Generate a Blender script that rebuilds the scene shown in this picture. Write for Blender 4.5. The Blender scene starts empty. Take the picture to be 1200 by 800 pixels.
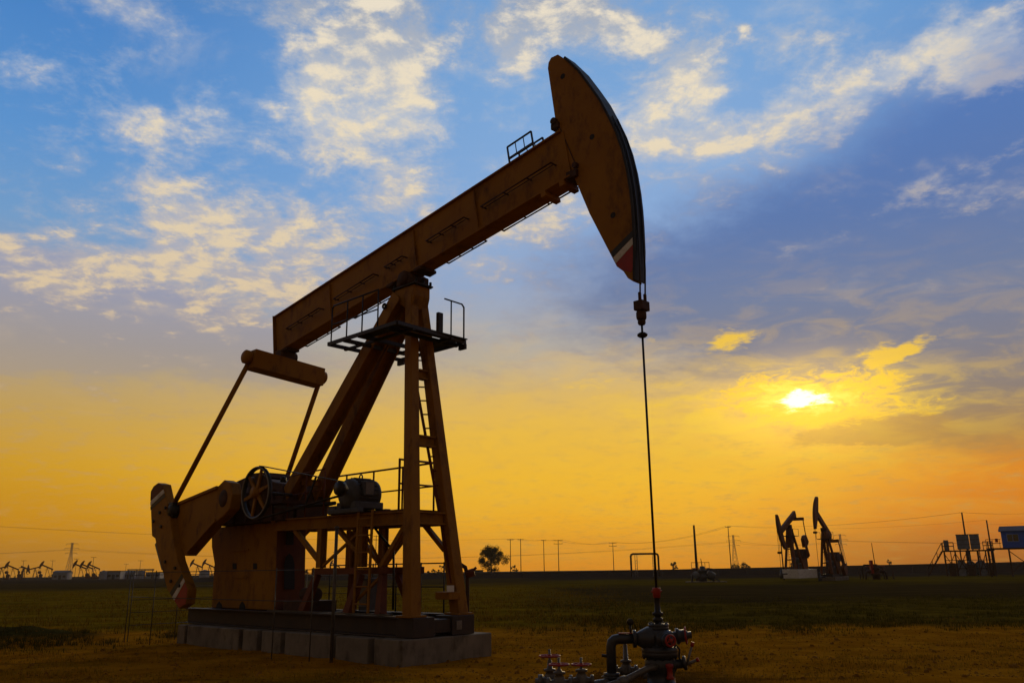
import bpy, math, random
from math import radians as R_, sin, cos, pi
from mathutils import Vector, Matrix, noise as mnoise

random.seed(7)
sc = bpy.context.scene
col = sc.collection

# ------------------------------------------------------------------ camera
F_PX, ROLL, HOR_Y, CAM_H = 980.0, R_(0.7), 668.0, 1.6
pitch = math.atan((HOR_Y - 400) / F_PX)
cF = Vector((0, cos(pitch), sin(pitch)))
cR0 = Vector((1, 0, 0))
cU0 = cR0.cross(cF)
cR = cR0 * cos(ROLL) - cU0 * sin(ROLL)
cU = cU0 * cos(ROLL) + cR0 * sin(ROLL)
CAM = Vector((0, 0, CAM_H))
cam_d = bpy.data.cameras.new('camera')
cam_d.sensor_width = 36
cam_d.lens = 36 * F_PX / 1200
cam_d.clip_start = 0.1
cam_d.clip_end = 20000
cam = bpy.data.objects.new('camera', cam_d)
m = Matrix.Identity(4)
for i in range(3):
    m[i][0], m[i][1], m[i][2], m[i][3] = cR[i], cU[i], -cF[i], CAM[i]
cam.matrix_world = m
col.objects.link(cam)
sc.camera = cam


def ray(x, y):
    return cF * F_PX + cR * (x - 600) - cU * (y - 400)


def ground(x, y, z=0.0):            # where the line of sight meets the level z
    d = ray(x, y)
    return CAM + d * ((z - CAM_H) / d.z)


def at(x, y, Y):                    # the point of that line of sight at depth Y
    d = ray(x, y)
    return CAM + d * (Y / d.y)


def azel(x, y):
    d = ray(x, y).normalized()
    return math.degrees(math.atan2(d.x, d.y)), math.degrees(math.asin(d.z))


def px_at(Y):                       # metres per photo pixel near the horizon at depth Y
    return Y / (F_PX * cos(pitch))


# ------------------------------------------------------------------ materials
def srgb(r, g, b):
    def f(c):
        c /= 255.0
        return c / 12.92 if c <= 0.04045 else ((c + 0.055) / 1.055) ** 2.4
    return (f(r), f(g), f(b), 1)


def mat(name, c1, c2=None, scale=3.0, rough=0.6, metal=0.0, dirt=None, dirt_amt=0.5, bump=0.0, bscale=30.0, streak=False, spec=0.5):
    mt = bpy.data.materials.new(name)
    mt.use_nodes = True
    nt = mt.node_tree
    bs = nt.nodes['Principled BSDF']
    bs.inputs['Roughness'].default_value = rough
    bs.inputs['Metallic'].default_value = metal
    bs.inputs['Specular IOR Level'].default_value = spec
    if c2 is None:
        c2 = tuple(x * 0.72 for x in c1)
    tc = nt.nodes.new('ShaderNodeTexCoord')
    n1 = nt.nodes.new('ShaderNodeTexNoise')
    n1.inputs['Scale'].default_value = scale
    n1.inputs['Detail'].default_value = 8
    n1.inputs['Roughness'].default_value = 0.65
    nt.links.new(tc.outputs['Object'], n1.inputs['Vector'])
    r1 = nt.nodes.new('ShaderNodeValToRGB')
    r1.color_ramp.elements[0].position = 0.35
    r1.color_ramp.elements[1].position = 0.68
    r1.color_ramp.elements[0].color = (*c2, 1)
    r1.color_ramp.elements[1].color = (*c1, 1)
    nt.links.new(n1.outputs['Fac'], r1.inputs['Fac'])
    out = r1.outputs['Color']
    if dirt is not None:
        mp = nt.nodes.new('ShaderNodeMapping')
        mp.inputs['Scale'].default_value = (1.9, 1.9, 0.9) if streak else (2.2, 2.2, 2.2)
        nt.links.new(tc.outputs['Object'], mp.inputs['Vector'])
        n2 = nt.nodes.new('ShaderNodeTexNoise')
        n2.inputs['Scale'].default_value = 1.7
        n2.inputs['Detail'].default_value = 10
        n2.inputs['Roughness'].default_value = 0.7
        nt.links.new(mp.outputs['Vector'], n2.inputs['Vector'])
        r2 = nt.nodes.new('ShaderNodeMapRange')
        r2.inputs['From Min'].default_value = 0.50
        r2.inputs['From Max'].default_value = 0.70
        r2.inputs['To Max'].default_value = dirt_amt
        nt.links.new(n2.outputs['Fac'], r2.inputs['Value'])
        mx = nt.nodes.new('ShaderNodeMix')
        mx.data_type = 'RGBA'
        nt.links.new(r2.outputs['Result'], mx.inputs['Factor'])
        nt.links.new(out, mx.inputs['A'])
        mx.inputs['B'].default_value = (*dirt, 1)
        out = mx.outputs['Result']
    nt.links.new(out, bs.inputs['Base Color'])
    if bump > 0:
        n3 = nt.nodes.new('ShaderNodeTexNoise')
        n3.inputs['Scale'].default_value = bscale
        n3.inputs['Detail'].default_value = 6
        nt.links.new(tc.outputs['Object'], n3.inputs['Vector'])
        bp = nt.nodes.new('ShaderNodeBump')
        bp.inputs['Strength'].default_value = bump
        bp.inputs['Distance'].default_value = 0.02
        nt.links.new(n3.outputs['Fac'], bp.inputs['Height'])
        nt.links.new(bp.outputs['Normal'], bs.inputs['Normal'])
    return mt


M = {
    'yellow': mat('weathered_yellow_paint', (0.34, 0.155, 0.008), (0.27, 0.115, 0.006), 0.9, 0.6, dirt=(0.060, 0.022, 0.008), dirt_amt=0.8, bump=0.12, streak=True, spec=0.2),
    'shade_and_red_paint': mat('bounce_shade_and_red_paint', (0.17, 0.042, 0.007), (0.11, 0.024, 0.005), 2.0, 0.6, dirt=(0.05, 0.02, 0.012), dirt_amt=0.6, bump=0.12, streak=True, spec=0.3),  # holds the tower front's bounce-lit shade in its colour; real red parts share it
    'dark_steel': mat('greasy_dark_steel', (0.030, 0.026, 0.024), (0.016, 0.013, 0.012), 5, 0.5, 0.4, bump=0.2),
    'rust': mat('rusty_steel', (0.09, 0.035, 0.016), (0.04, 0.017, 0.010), 6, 0.8, dirt=(0.02, 0.012, 0.01), bump=0.3),
    'rope': mat('greased_wire_rope', (0.05, 0.045, 0.05), (0.03, 0.027, 0.03), 40, 0.45, 0.6),
    'skid': mat('black_skid_paint', (0.035, 0.024, 0.022), (0.022, 0.014, 0.014), 3, 0.6, dirt=(0.07, 0.035, 0.016), dirt_amt=0.5, bump=0.2),
    'concrete': mat('weathered_concrete', (0.24, 0.205, 0.16), (0.16, 0.135, 0.105), 2.2, 0.9, dirt=(0.05, 0.036, 0.020), dirt_amt=0.9, bump=0.35, streak=True),
    'white': mat('white_paint', (0.75, 0.74, 0.72), (0.6, 0.59, 0.57), 6, 0.55, dirt=(0.2, 0.15, 0.1), dirt_amt=0.5),
    'black': mat('black_band_paint', (0.02, 0.02, 0.022), (0.014, 0.014, 0.014), 6, 0.5),
    'red': mat('bright_red_paint', (0.42, 0.022, 0.012), (0.28, 0.014, 0.010), 6, 0.5, dirt=(0.08, 0.02, 0.012), dirt_amt=0.5),
    'motor': mat('grey_motor_paint', (0.088, 0.092, 0.108), (0.052, 0.055, 0.065), 8, 0.6, dirt=(0.03, 0.02, 0.015), bump=0.2),
    'plate': mat('stamped_steel_plate', (0.22, 0.20, 0.19), (0.15, 0.14, 0.13), 8, 0.5, 0.3),
    'blue_grey': mat('blue_grey_wellhead_paint', (0.040, 0.045, 0.058), (0.022, 0.024, 0.031), 10, 0.38, 0.0, dirt=(0.05, 0.03, 0.02), dirt_amt=0.7, bump=0.2),
    'bare_pipe': mat('worn_silver_pipe', (0.16, 0.145, 0.13), (0.09, 0.08, 0.07), 10, 0.42, 0.2, dirt=(0.07, 0.045, 0.03), dirt_amt=0.7, bump=0.2),
    'rail': mat('dark_rail_paint', (0.022, 0.02, 0.03), (0.014, 0.012, 0.018), 9, 0.55),
    'grey_rail': mat('dull_galvanised_pipe', (0.10, 0.09, 0.085), (0.06, 0.055, 0.05), 9, 0.5, 0.2),
    'belt': mat('black_rubber', (0.015, 0.014, 0.014), None, 9, 0.7),
    'pole': mat('weathered_pole', (0.075, 0.05, 0.04), (0.045, 0.03, 0.025), 4, 0.9),
    'lattice': mat('galvanised_lattice', (0.22, 0.21, 0.21), (0.16, 0.15, 0.15), 4, 0.6),
    'wire': mat('aluminium_conductor', (0.05, 0.04, 0.035), None, 4, 0.6),
    'blue': mat('blue_sheet_metal', (0.035, 0.15, 0.80), (0.03, 0.12, 0.68), 2, 0.5, dirt=(0.03, 0.03, 0.06), dirt_amt=0.4),
    'blue_roof': mat('pale_blue_roof_sheet', (0.26, 0.40, 0.90), (0.22, 0.34, 0.80), 2, 0.45),
    'tank': mat('blue_grey_tank_paint', (0.20, 0.22, 0.27), (0.13, 0.15, 0.19), 2, 0.55, dirt=(0.06, 0.04, 0.03), dirt_amt=0.5, streak=True),
    'far_jack': mat('faded_red_brown_jack_paint', (0.20, 0.065, 0.014), (0.12, 0.038, 0.010), 2, 0.7),
    'shed': mat('bluish_grey_cladding', (0.24, 0.26, 0.33), (0.18, 0.20, 0.26), 1.0, 0.7),
    'shed_roof': mat('dark_sheet_roof', (0.08, 0.08, 0.10), None, 1.0, 0.7),
    'opening': mat('dark_doorway', (0.02, 0.02, 0.025), None, 1.0, 0.8),
    'glass': mat('window_glass', (0.10, 0.09, 0.05), None, 1.0, 0.08),
    'bark': mat('tree_bark', (0.055, 0.035, 0.022), (0.03, 0.02, 0.014), 6, 0.9, bump=0.4),
}


def leaf_mat(name, c1, c2):
    mt = bpy.data.materials.new(name)
    mt.use_nodes = True
    nt = mt.node_tree
    bs = nt.nodes['Principled BSDF']
    bs.inputs['Roughness'].default_value = 0.9
    bs.inputs['Specular IOR Level'].default_value = 0.03
    g = nt.nodes.new('ShaderNodeNewGeometry')
    n1 = nt.nodes.new('ShaderNodeTexNoise')
    n1.inputs['Scale'].default_value = 0.9
    n1.inputs['Detail'].default_value = 5
    nt.links.new(g.outputs['Position'], n1.inputs['Vector'])
    r = nt.nodes.new('ShaderNodeValToRGB')
    r.color_ramp.elements[0].position = 0.35
    r.color_ramp.elements[1].position = 0.65
    r.color_ramp.elements[0].color = (*c1, 1)
    r.color_ramp.elements[1].color = (*c2, 1)
    nt.links.new(n1.outputs['Fac'], r.inputs['Fac'])
    nt.links.new(r.outputs['Color'], bs.inputs['Base Color'])
    return mt


M['leaf'] = leaf_mat('olive_leaves', (0.045, 0.045, 0.012), (0.085, 0.08, 0.02))


# ------------------------------------------------------------------ mesh builder
class MB:
    def __init__(s):
        s.v, s.f, s.sm = [], [], []

    def add(s, vs, fs, smooth=False):
        k = len(s.v)
        s.v += [tuple(v) for v in vs]
        for f in fs:
            s.f.append(tuple(i + k for i in f))
            s.sm.append(smooth)
        return s

    def box(s, c, d, rot=None):
        hx, hy, hz = d[0] / 2, d[1] / 2, d[2] / 2
        vs = [Vector((x, y, z)) for x in (-hx, hx) for y in (-hy, hy) for z in (-hz, hz)]
        if rot is not None:
            vs = [rot @ v for v in vs]
        vs = [v + Vector(c) for v in vs]
        return s.add(vs, [(0, 1, 3, 2), (4, 6, 7, 5), (0, 4, 5, 1), (2, 3, 7, 6), (0, 2, 6, 4), (1, 5, 7, 3)])

    def bx(s, x0, x1, y0, y1, z0, z1):
        return s.box(((x0 + x1) / 2, (y0 + y1) / 2, (z0 + z1) / 2), (abs(x1 - x0), abs(y1 - y0), abs(z1 - z0)))

    def bar(s, p, q, w, h, up=(0, 0, 1), w2=None, h2=None):
        p, q = Vector(p), Vector(q)
        d = (q - p).normalized()
        up = Vector(up)
        if abs(d.dot(up)) > 0.98:
            up = Vector((1, 0, 0))
        sd = d.cross(up).normalized()
        u = sd.cross(d).normalized()
        w2, h2 = w2 or w, h2 or h
        vs = []
        for c, ww, hh in ((p, w, h), (q, w2, h2)):
            for a, b in ((-1, -1), (1, -1), (1, 1), (-1, 1)):
                vs.append(c + sd * a * ww / 2 + u * b * hh / 2)
        return s.add(vs, [(3, 2, 1, 0), (4, 5, 6, 7), (0, 1, 5, 4), (1, 2, 6, 5), (2, 3, 7, 6), (3, 0, 4, 7)])

    def ibeam(s, p, q, w, h, up=(0, 0, 1), t=0.03):
        """H section: two flanges of width w, h apart along up, and a web."""
        p, q = Vector(p), Vector(q)
        d = (q - p).normalized()
        upv = Vector(up)
        if abs(d.dot(upv)) > 0.98:
            upv = Vector((1, 0, 0))
        sd = d.cross(upv).normalized()
        u = sd.cross(d).normalized()
        o = u * (h / 2 - t / 2)
        s.bar(p + o, q + o, w, t, u)
        s.bar(p - o, q - o, w, t, u)
        return s.bar(p, q, t, h - 2 * t - 0.004, u)

    def tube(s, p, q, r, n=10, r2=None, caps=True):
        p, q = Vector(p), Vector(q)
        d = (q - p).normalized()
        up = Vector((0, 0, 1)) if abs(d.z) < 0.95 else Vector((1, 0, 0))
        a = d.cross(up).normalized()
        b = d.cross(a)
        r2 = r if r2 is None else r2
        vs = []
        for c, rr in ((p, r), (q, r2)):
            for i in range(n):
                t = 2 * pi * i / n
                vs.append(c + (a * cos(t) + b * sin(t)) * rr)
        s.add(vs, [(i, (i + 1) % n, n + (i + 1) % n, n + i) for i in range(n)], True)
        if caps:
            s.add(vs[:n], [tuple(reversed(range(n)))])
            s.add(vs[n:], [tuple(range(n))])
        return s

    def path(s, pts, r, n=8):
        """one continuous tube through points."""
        pts = [Vector(p) for p in pts]
        ring, prev = [], None
        for i, p in enumerate(pts):
            if i == 0:
                d = pts[1] - p
            elif i == len(pts) - 1:
                d = p - pts[i - 1]
            else:
                d = (pts[i + 1] - p).normalized() + (p - pts[i - 1]).normalized()
            d = d.normalized()
            if prev is None:
                up = Vector((0, 0, 1)) if abs(d.z) < 0.95 else Vector((1, 0, 0))
                a = d.cross(up).normalized()
            else:
                a = (prev - d * prev.dot(d)).normalized()
            prev = a
            b = d.cross(a)
            k = 1.0
            if 0 < i < len(pts) - 1:
                c = max(0.3, (pts[i + 1] - p).normalized().dot((p - pts[i - 1]).normalized()))
                k = 1 / max(0.6, math.sqrt((1 + c) / 2))
            ring.append([p + (a * cos(2 * pi * j / n) + b * sin(2 * pi * j / n)) * r * (k if 0 < i < len(pts) - 1 else 1) for j in range(n)])
        vs = [v for rg in ring for v in rg]
        fs = []
        for i in range(len(pts) - 1):
            for j in range(n):
                fs.append((i * n + j, i * n + (j + 1) % n, (i + 1) * n + (j + 1) % n, (i + 1) * n + j))
        s.add(vs, fs, True)
        s.add(ring[0], [tuple(reversed(range(n)))])
        return s.add(ring[-1], [tuple(range(n))])

    def prism(s, prof, y0, y1):
        """profile of (x, z) points extruded along y."""
        n = len(prof)
        vs = [(x, y0, z) for x, z in prof] + [(x, y1, z) for x, z in prof]
        fs = [tuple(range(n)), tuple(reversed(range(n, 2 * n)))]
        fs += [(i, n + i, n + (i + 1) % n, (i + 1) % n) for i in range(n)]
        return s.add(vs, fs)

    def lathe(s, prof, c=(0, 0, 0), axis=(0, 0, 1), n=20, smooth=True):
        """profile of (radius, height) turned about axis through c."""
        c, ax = Vector(c), Vector(axis).normalized()
        up = Vector((1, 0, 0)) if abs(ax.x) < 0.9 else Vector((0, 1, 0))
        a = ax.cross(up).normalized()
        b = ax.cross(a)
        for (r0, h0), (r1, h1) in zip(prof[:-1], prof[1:]):
            vs = []
            for r, h in ((r0, h0), (r1, h1)):
                for i in range(n):
                    t = 2 * pi * i / n
                    vs.append(c + ax * h + (a * cos(t) + b * sin(t)) * max(r, 1e-4))
            s.add(vs, [(i, (i + 1) % n, n + (i + 1) % n, n + i) for i in range(n)], smooth)
        return s

    def ring(s, c, axis, R, r, n=24, k=6):
        c, ax = Vector(c), Vector(axis).normalized()
        up = Vector((1, 0, 0)) if abs(ax.x) < 0.9 else Vector((0, 1, 0))
        a = ax.cross(up).normalized()
        b = ax.cross(a)
        vs, fs = [], []
        for i in range(n):
            t = 2 * pi * i / n
            d = a * cos(t) + b * sin(t)
            for j in range(k):
                u = 2 * pi * j / k
                vs.append(c + d * (R + r * cos(u)) + ax * r * sin(u))
        for i in range(n):
            for j in range(k):
                fs.append((i * k + j, i * k + (j + 1) % k, ((i + 1) % n) * k + (j + 1) % k, ((i + 1) % n) * k + j))
        return s.add(vs, fs, True)

    def build(s, name, material, parent=None, bevel=0.0, loc=None):
        me = bpy.data.meshes.new(name)
        me.from_pydata(s.v, [], s.f)
        me.polygons.foreach_set('use_smooth', s.sm)
        me.materials.append(material)
        me.update()
        import bmesh
        bm = bmesh.new()
        bm.from_mesh(me)
        bmesh.ops.remove_doubles(bm, verts=bm.verts, dist=1e-5) if len(s.v) < 20000 else None
        bmesh.ops.recalc_face_normals(bm, faces=bm.faces) if len(s.v) < 20000 else None
        bm.to_mesh(me)
        bm.free()
        o = bpy.data.objects.new(name, me)
        col.objects.link(o)
        if parent is not None:
            o.parent = parent
        if loc is not None:
            o.location = loc
        if bevel > 0:
            b = o.modifiers.new('edge', 'BEVEL')
            b.width = bevel
            b.segments = 2
            b.limit_method = 'ANGLE'
            b.angle_limit = R_(50)
        return o


def tag(o, label=None, cat=None, group=None, kind=None):
    if label:
        o['label'] = label
    if cat:
        o['category'] = cat
    if group:
        o['group'] = group
    if kind:
        o['kind'] = kind
    return o


def thing(name, label, cat, loc=(0, 0, 0), rz=0.0, group=None):
    o = bpy.data.objects.new(name, None)
    o.empty_display_size = 0.3
    o.location = loc
    o.rotation_euler = (0, 0, rz)
    col.objects.link(o)
    return tag(o, label, cat, group)


def copy_tree(o, parent=None):
    c = o.copy()
    col.objects.link(c)
    if parent is not None:
        c.parent = parent
    for ch in list(o.children):
        copy_tree(ch, c)
    return c


# ------------------------------------------------------------------ ground
def fb(x, y, s, o=4):
    return mnoise.fractal(Vector((x * s, y * s, 3.7)), 1.0, 2.0, o)


def gh(x, y):
    """height of the field: gentle rolls, clods and the low spoil bank beside the unit."""
    d = math.hypot(x, y)
    z = 0.035 * fb(x, y, 0.35) + 0.018 * fb(x, y, 1.9, 3)
    z *= min(1.0, max(0.0, (300 - d) / 200))
    if 17 < y < 30 and x < -5:
        crest = 22.6 + 0.6 * fb(x, 0, 0.25) + 0.05 * (x + 14)
        k = max(0.0, 1 - abs(y - crest) / 2.1)
        k = k * k * (3 - 2 * k) * min(1.0, max(0.0, (-9.2 - x) / 5.0))
        z += k * (0.46 + 0.22 * fb(x, y, 0.7) + 0.12 * fb(x, y, 2.2))
    return z


def axis_vals(a0, a1, step, far0, far1, grow):
    v = []
    x = a0
    while x < a1:
        v.append(x)
        x += step
    st = step
    while x < far1:
        v.append(x)
        st *= grow
        x += st
    v.append(far1)
    x, st = a0, step
    pre = []
    while x > far0:
        st *= grow
        x -= st
        pre.append(max(x, far0))
    return list(reversed(pre)) + v


xs = axis_vals(-20, 14, 0.13, -1400, 1400, 1.12)
ys = axis_vals(12.3, 32, 0.12, -150, 1600, 1.055)
gm = MB()
nx = len(xs)
for y in ys:
    for x in xs:
        gm.v.append((x, y, gh(x, y)))
for j in range(len(ys) - 1):
    for i in range(nx - 1):
        gm.f.append((j * nx + i, j * nx + i + 1, (j + 1) * nx + i + 1, (j + 1) * nx + i))
        gm.sm.append(True)

gmat = bpy.data.materials.new('field_soil_and_dry_grass')
gmat.use_nodes = True
gt = gmat.node_tree
L = gt.links.new


def G_(t, **kw):
    n = gt.nodes.new(t)
    for k, v in kw.items():
        setattr(n, k, v)
    return n


geo = G_('ShaderNodeNewGeometry')
sep = G_('ShaderNodeSeparateXYZ')
L(geo.outputs['Position'], sep.inputs[0])


def gnoise(scale, detail=6, rough=0.6, stretch=None):
    n = G_('ShaderNodeTexNoise')
    n.inputs['Scale'].default_value = scale
    n.inputs['Detail'].default_value = detail
    n.inputs['Roughness'].default_value = rough
    if stretch:
        mp = G_('ShaderNodeMapping')
        mp.inputs['Scale'].default_value = stretch
        L(geo.outputs['Position'], mp.inputs['Vector'])
        L(mp.outputs['Vector'], n.inputs['Vector'])
    else:
        L(geo.outputs['Position'], n.inputs['Vector'])
    return n.outputs['Fac']


def gmath(op, a, b=None, clamp=False):
    n = G_('ShaderNodeMath', operation=op, use_clamp=clamp)
    for i, x in enumerate((a, b)):
        if x is None:
            continue
        if isinstance(x, (int, float)):
            n.inputs[i].default_value = x
        else:
            L(x, n.inputs[i])
    return n.outputs[0]


def gmix(f, a, b):
    n = G_('ShaderNodeMix', data_type='RGBA')
    if isinstance(f, float):
        n.inputs['Factor'].default_value = f
    else:
        L(f, n.inputs['Factor'])
    for k, x in (('A', a), ('B', b)):
        if isinstance(x, tuple):
            n.inputs[k].default_value = (*x, 1)
        else:
            L(x, n.inputs[k])
    return n.outputs['Result']


def gstep(v, a, b, clampinv=False):
    n = G_('ShaderNodeMapRange', interpolation_type='SMOOTHSTEP')
    n.inputs['From Min'].default_value = a
    n.inputs['From Max'].default_value = b
    L(v, n.inputs['Value'])
    return n.outputs['Result']


wob = gmath('MULTIPLY', gmath('SUBTRACT', gnoise(0.12, 5, 0.6, (1, 0.6, 1)), 0.5), 1.0)
yy = gmath('ADD', sep.outputs['Y'], gmath('MULTIPLY', gmath('MULTIPLY', sep.outputs['Y'], wob), 0.55))
xx = gmath('ADD', sep.outputs['X'], gmath('MULTIPLY', wob, 14.0))
dirt = gmix(gstep(gnoise(0.9, 8, 0.65), 0.38, 0.66), (0.32, 0.130, 0.005), (0.47, 0.205, 0.010))
dirt = gmix(gmath('MULTIPLY', gstep(gnoise(3.1, 8, 0.7), 0.55, 0.72), 0.7), dirt, (0.12, 0.060, 0.003))
dirt = gmix(gmath('MULTIPLY', gstep(gnoise(0.35, 6, 0.7, (0.5, 1.4, 1)), 0.52, 0.68), 0.55), dirt, (0.16, 0.105, 0.004))
green = gmix(gstep(gnoise(0.8, 8, 0.7), 0.4, 0.62), (0.080, 0.056, 0.006), (0.145, 0.100, 0.009))
plough = gmix(gstep(gnoise(0.5, 6, 0.7, (0.25, 1.6, 1)), 0.4, 0.65), (0.046, 0.032, 0.011), (0.084, 0.056, 0.016))
straw = gmix(gstep(gnoise(0.6, 8, 0.7, (0.35, 1.1, 1)), 0.38, 0.66), (0.130, 0.085, 0.004), (0.25, 0.155, 0.006))
olive = gmix(gstep(gnoise(0.25, 6, 0.7, (0.3, 1, 1)), 0.4, 0.65), (0.080, 0.058, 0.006), (0.155, 0.108, 0.008))
far_ground = (0.036, 0.026, 0.020)  # dark tone of the farthest ground
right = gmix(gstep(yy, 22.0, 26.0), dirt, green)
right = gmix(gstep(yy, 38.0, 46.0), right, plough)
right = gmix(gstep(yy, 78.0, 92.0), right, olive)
right = gmix(gstep(yy, 125.0, 150.0), right, far_ground)
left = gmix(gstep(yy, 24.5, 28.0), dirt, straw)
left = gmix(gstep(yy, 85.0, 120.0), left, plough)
left = gmix(gstep(yy, 170.0, 260.0), left, far_ground)
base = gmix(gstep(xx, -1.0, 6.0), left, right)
oil_d = G_('ShaderNodeVectorMath', operation='DISTANCE')
L(geo.outputs['Position'], oil_d.inputs[0])
oil_d.inputs[1].default_value = (2.15, 13.2, 0)
oil = gmath('SUBTRACT', gmath('ADD', oil_d.outputs['Value'], gmath('MULTIPLY', gmath('SUBTRACT', gnoise(1.3, 8, 0.7), 0.5), 3.4)), 0.0)
base = gmix(gmath('MULTIPLY', gmath('SUBTRACT', 1.0, gstep(oil, 0.7, 1.9)), 0.75), base, (0.035, 0.018, 0.006))
ruts = gnoise(0.8, 6, 0.6, (0.16, 2.0, 1))
base = gmix(gmath('MULTIPLY', gstep(ruts, 0.56, 0.68), gmath('SUBTRACT', 0.55, gmath('MULTIPLY', gstep(yy, 21.0, 24.0), 0.55))), base, (0.10, 0.048, 0.005))
bank = gstep(sep.outputs['Z'], 0.09, 0.22)
base = gmix(bank, base, gmix(gstep(gnoise(2.5, 8, 0.7), 0.4, 0.65), (0.038, 0.034, 0.010), (0.078, 0.064, 0.016)))
gb = gt.nodes['Principled BSDF']
gb.inputs['Roughness'].default_value = 0.95
gb.inputs['Specular IOR Level'].default_value = 0.0
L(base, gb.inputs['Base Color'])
bp = G_('ShaderNodeBump')
bp.inputs['Strength'].default_value = 0.8
bp.inputs['Distance'].default_value = 0.06
L(gnoise(7.0, 10, 0.75), bp.inputs['Height'])
L(bp.outputs['Normal'], gb.inputs['Normal'])
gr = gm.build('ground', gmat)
tag(gr, kind='structure')

# low earth levee carrying the far road, one long ridge across the field
lv = MB()
prof = [(-9, -0.3), (-4.2, 0.85), (-3.6, 0.95), (3.6, 0.95), (4.2, 0.85), (9, -0.3)]
lx = list(range(-70, 900, 12))
for i, x in enumerate(lx):
    for dy, z in prof:
        lv.v.append((x, 200 + dy + 0.02 * (x - 80), z + (min(1.3, max(0, (x + 8) * .0095)) if z > 0 else 0) + (0.06 * fb(x, dy, 0.05) if z > 0 else 0)))
np_ = len(prof)
for i in range(len(lx) - 1):
    for j in range(np_ - 1):
        lv.f.append((i * np_ + j, (i + 1) * np_ + j, (i + 1) * np_ + j + 1, i * np_ + j + 1))
        lv.sm.append(False)
M['levee'] = mat('dark_levee_soil', (0.048, 0.034, 0.028), (0.030, 0.021, 0.018), 0.15, 0.95, spec=0.0)
tag(lv.build('levee_terrain', M['levee']), kind='structure')


# grass: short blades through the dirt, greener blades in the wet strip, dry stalks beyond
def grass(name, n, region, hmin, hmax, w, m_):
    g = MB()
    k = 0
    tries = 0
    while k < n and tries < n * 12:
        tries += 1
        x, y = region()
        x += random.gauss(0, 1.5) if y > 22.5 else 0
        y += random.gauss(0, .04 * y)
        if fb(x, y, 0.5) + 0.55 * fb(x, y, 2.3) < random.uniform(-0.25, 0.45):
            continue
        z = gh(x, y) - 0.01
        for _ in range(3):
            a = random.uniform(0, 2 * pi)
            h = random.uniform(hmin, hmax)
            lean = random.uniform(0.1, 0.6) * h
            bx_, by_ = x + random.uniform(-.06, .06), y + random.uniform(-.06, .06)
            ca, sa = cos(a), sin(a)
            i0 = len(g.v)
            g.v += [(bx_ - sa * w, by_ + ca * w, z), (bx_ + sa * w, by_ - ca * w, z),
                    (bx_ + ca * lean * 0.4 + sa * w * .6, by_ + sa * lean * .4 - ca * w * .6, z + h * .6),
                    (bx_ + ca * lean * 0.4 - sa * w * .6, by_ + sa * lean * .4 + ca * w * .6, z + h * .6),
                    (bx_ + ca * lean, by_ + sa * lean, z + h)]
            g.f += [(i0, i0 + 1, i0 + 2, i0 + 3), (i0 + 3, i0 + 2, i0 + 4)]
            g.sm += [False, False]
        k += 1
    return g.build(name, m_)


def reg(x0, x1, y0, y1):
    def f():
        y = y0 * (y1 / y0) ** random.random()
        k = y / y0
        return random.uniform(x0 * k, x1 * k), y
    return f


def in_pad(x, y):
    return False


M['dry_grass'] = leaf_mat('dry_straw_blades', (0.19, 0.118, 0.006), (0.34, 0.21, 0.012))
M['green_grass'] = leaf_mat('damp_green_blades', (0.075, 0.068, 0.006), (0.16, 0.132, 0.011))
M['bank_grass'] = leaf_mat('grey_green_weeds', (0.06, 0.056, 0.010), (0.12, 0.10, 0.016))
tag(grass('dry_grass', 9000, reg(-9, 9, 13.2, 26), 0.02, 0.09, 0.004, M['dry_grass']), 'sparse short dry grass growing through the bare dirt', 'grass', kind='stuff')
tag(grass('green_grass', 11000, reg(0.5, 17, 23.0, 46), 0.04, 0.14, 0.009, M['green_grass']), 'dark green grass strip between the dirt and the ploughed soil', 'grass', kind='stuff')
tag(grass('straw_grass', 13000, reg(-17, 2.5, 25.5, 95), 0.05, 0.18, 0.011, M['dry_grass']), 'tall yellow straw grass beyond the dirt', 'grass', kind='stuff')


def bank_reg():
    x = random.uniform(-20, -9)
    return x, 22.6 + random.gauss(0, 1.0)


tag(grass('bank_weeds', 5000, bank_reg, 0.04, 0.15, 0.007, M['bank_grass']), 'grey green weeds over the low spoil bank', 'weeds', kind='stuff')


# pebbles and clods on the bare dirt
def pebbles(n):
    g = MB()
    for _ in range(n):
        y = 13.3 * (28 / 13.3) ** (random.random() ** 1.3)
        x = random.uniform(-.62, .62) * y
        r = random.uniform(.008, .03) * (1 if random.random() < .93 else 2.2)
        z = gh(x, y)
        i0 = len(g.v)
        a0 = random.uniform(0, 6)
        for k in range(5):
            a = a0 + k * 2 * pi / 5
            rr = r * random.uniform(.7, 1.3)
            g.v.append((x + rr * cos(a), y + rr * sin(a), z - r * .3))
        for k in range(3):
            a = a0 + .5 + k * 2 * pi / 3
            g.v.append((x + r * .55 * cos(a), y + r * .55 * sin(a), z + r * random.uniform(.35, .8)))
        f = [(0, 1, 5), (1, 2, 5), (2, 6, 5), (2, 3, 6), (3, 4, 6), (4, 7, 6), (4, 0, 7), (0, 5, 7), (5, 6, 7)]
        for q in f:
            g.f.append(tuple(i + i0 for i in q))
            g.sm.append(False)
    return g.build('pebbles', M['clod'])


M['clod'] = leaf_mat('dry_clods', (0.18, 0.08, 0.006), (0.32, 0.16, 0.025))
tag(pebbles(5200), 'loose pebbles and dry clods over the bare dirt', 'pebbles', kind='stuff')

# ------------------------------------------------------------------ the big pumping unit
PSI = R_(133)
aV = Vector((sin(PSI), cos(PSI), 0))            # along the walking beam, towards the well
bV = Vector((-aV.y, aV.x, 0))                   # across it, towards the far side
O = ground(469, 781) + bV * 1.04                # foot of the centre line at the well end
RZ = math.atan2(aV.y, aV.x)


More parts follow.
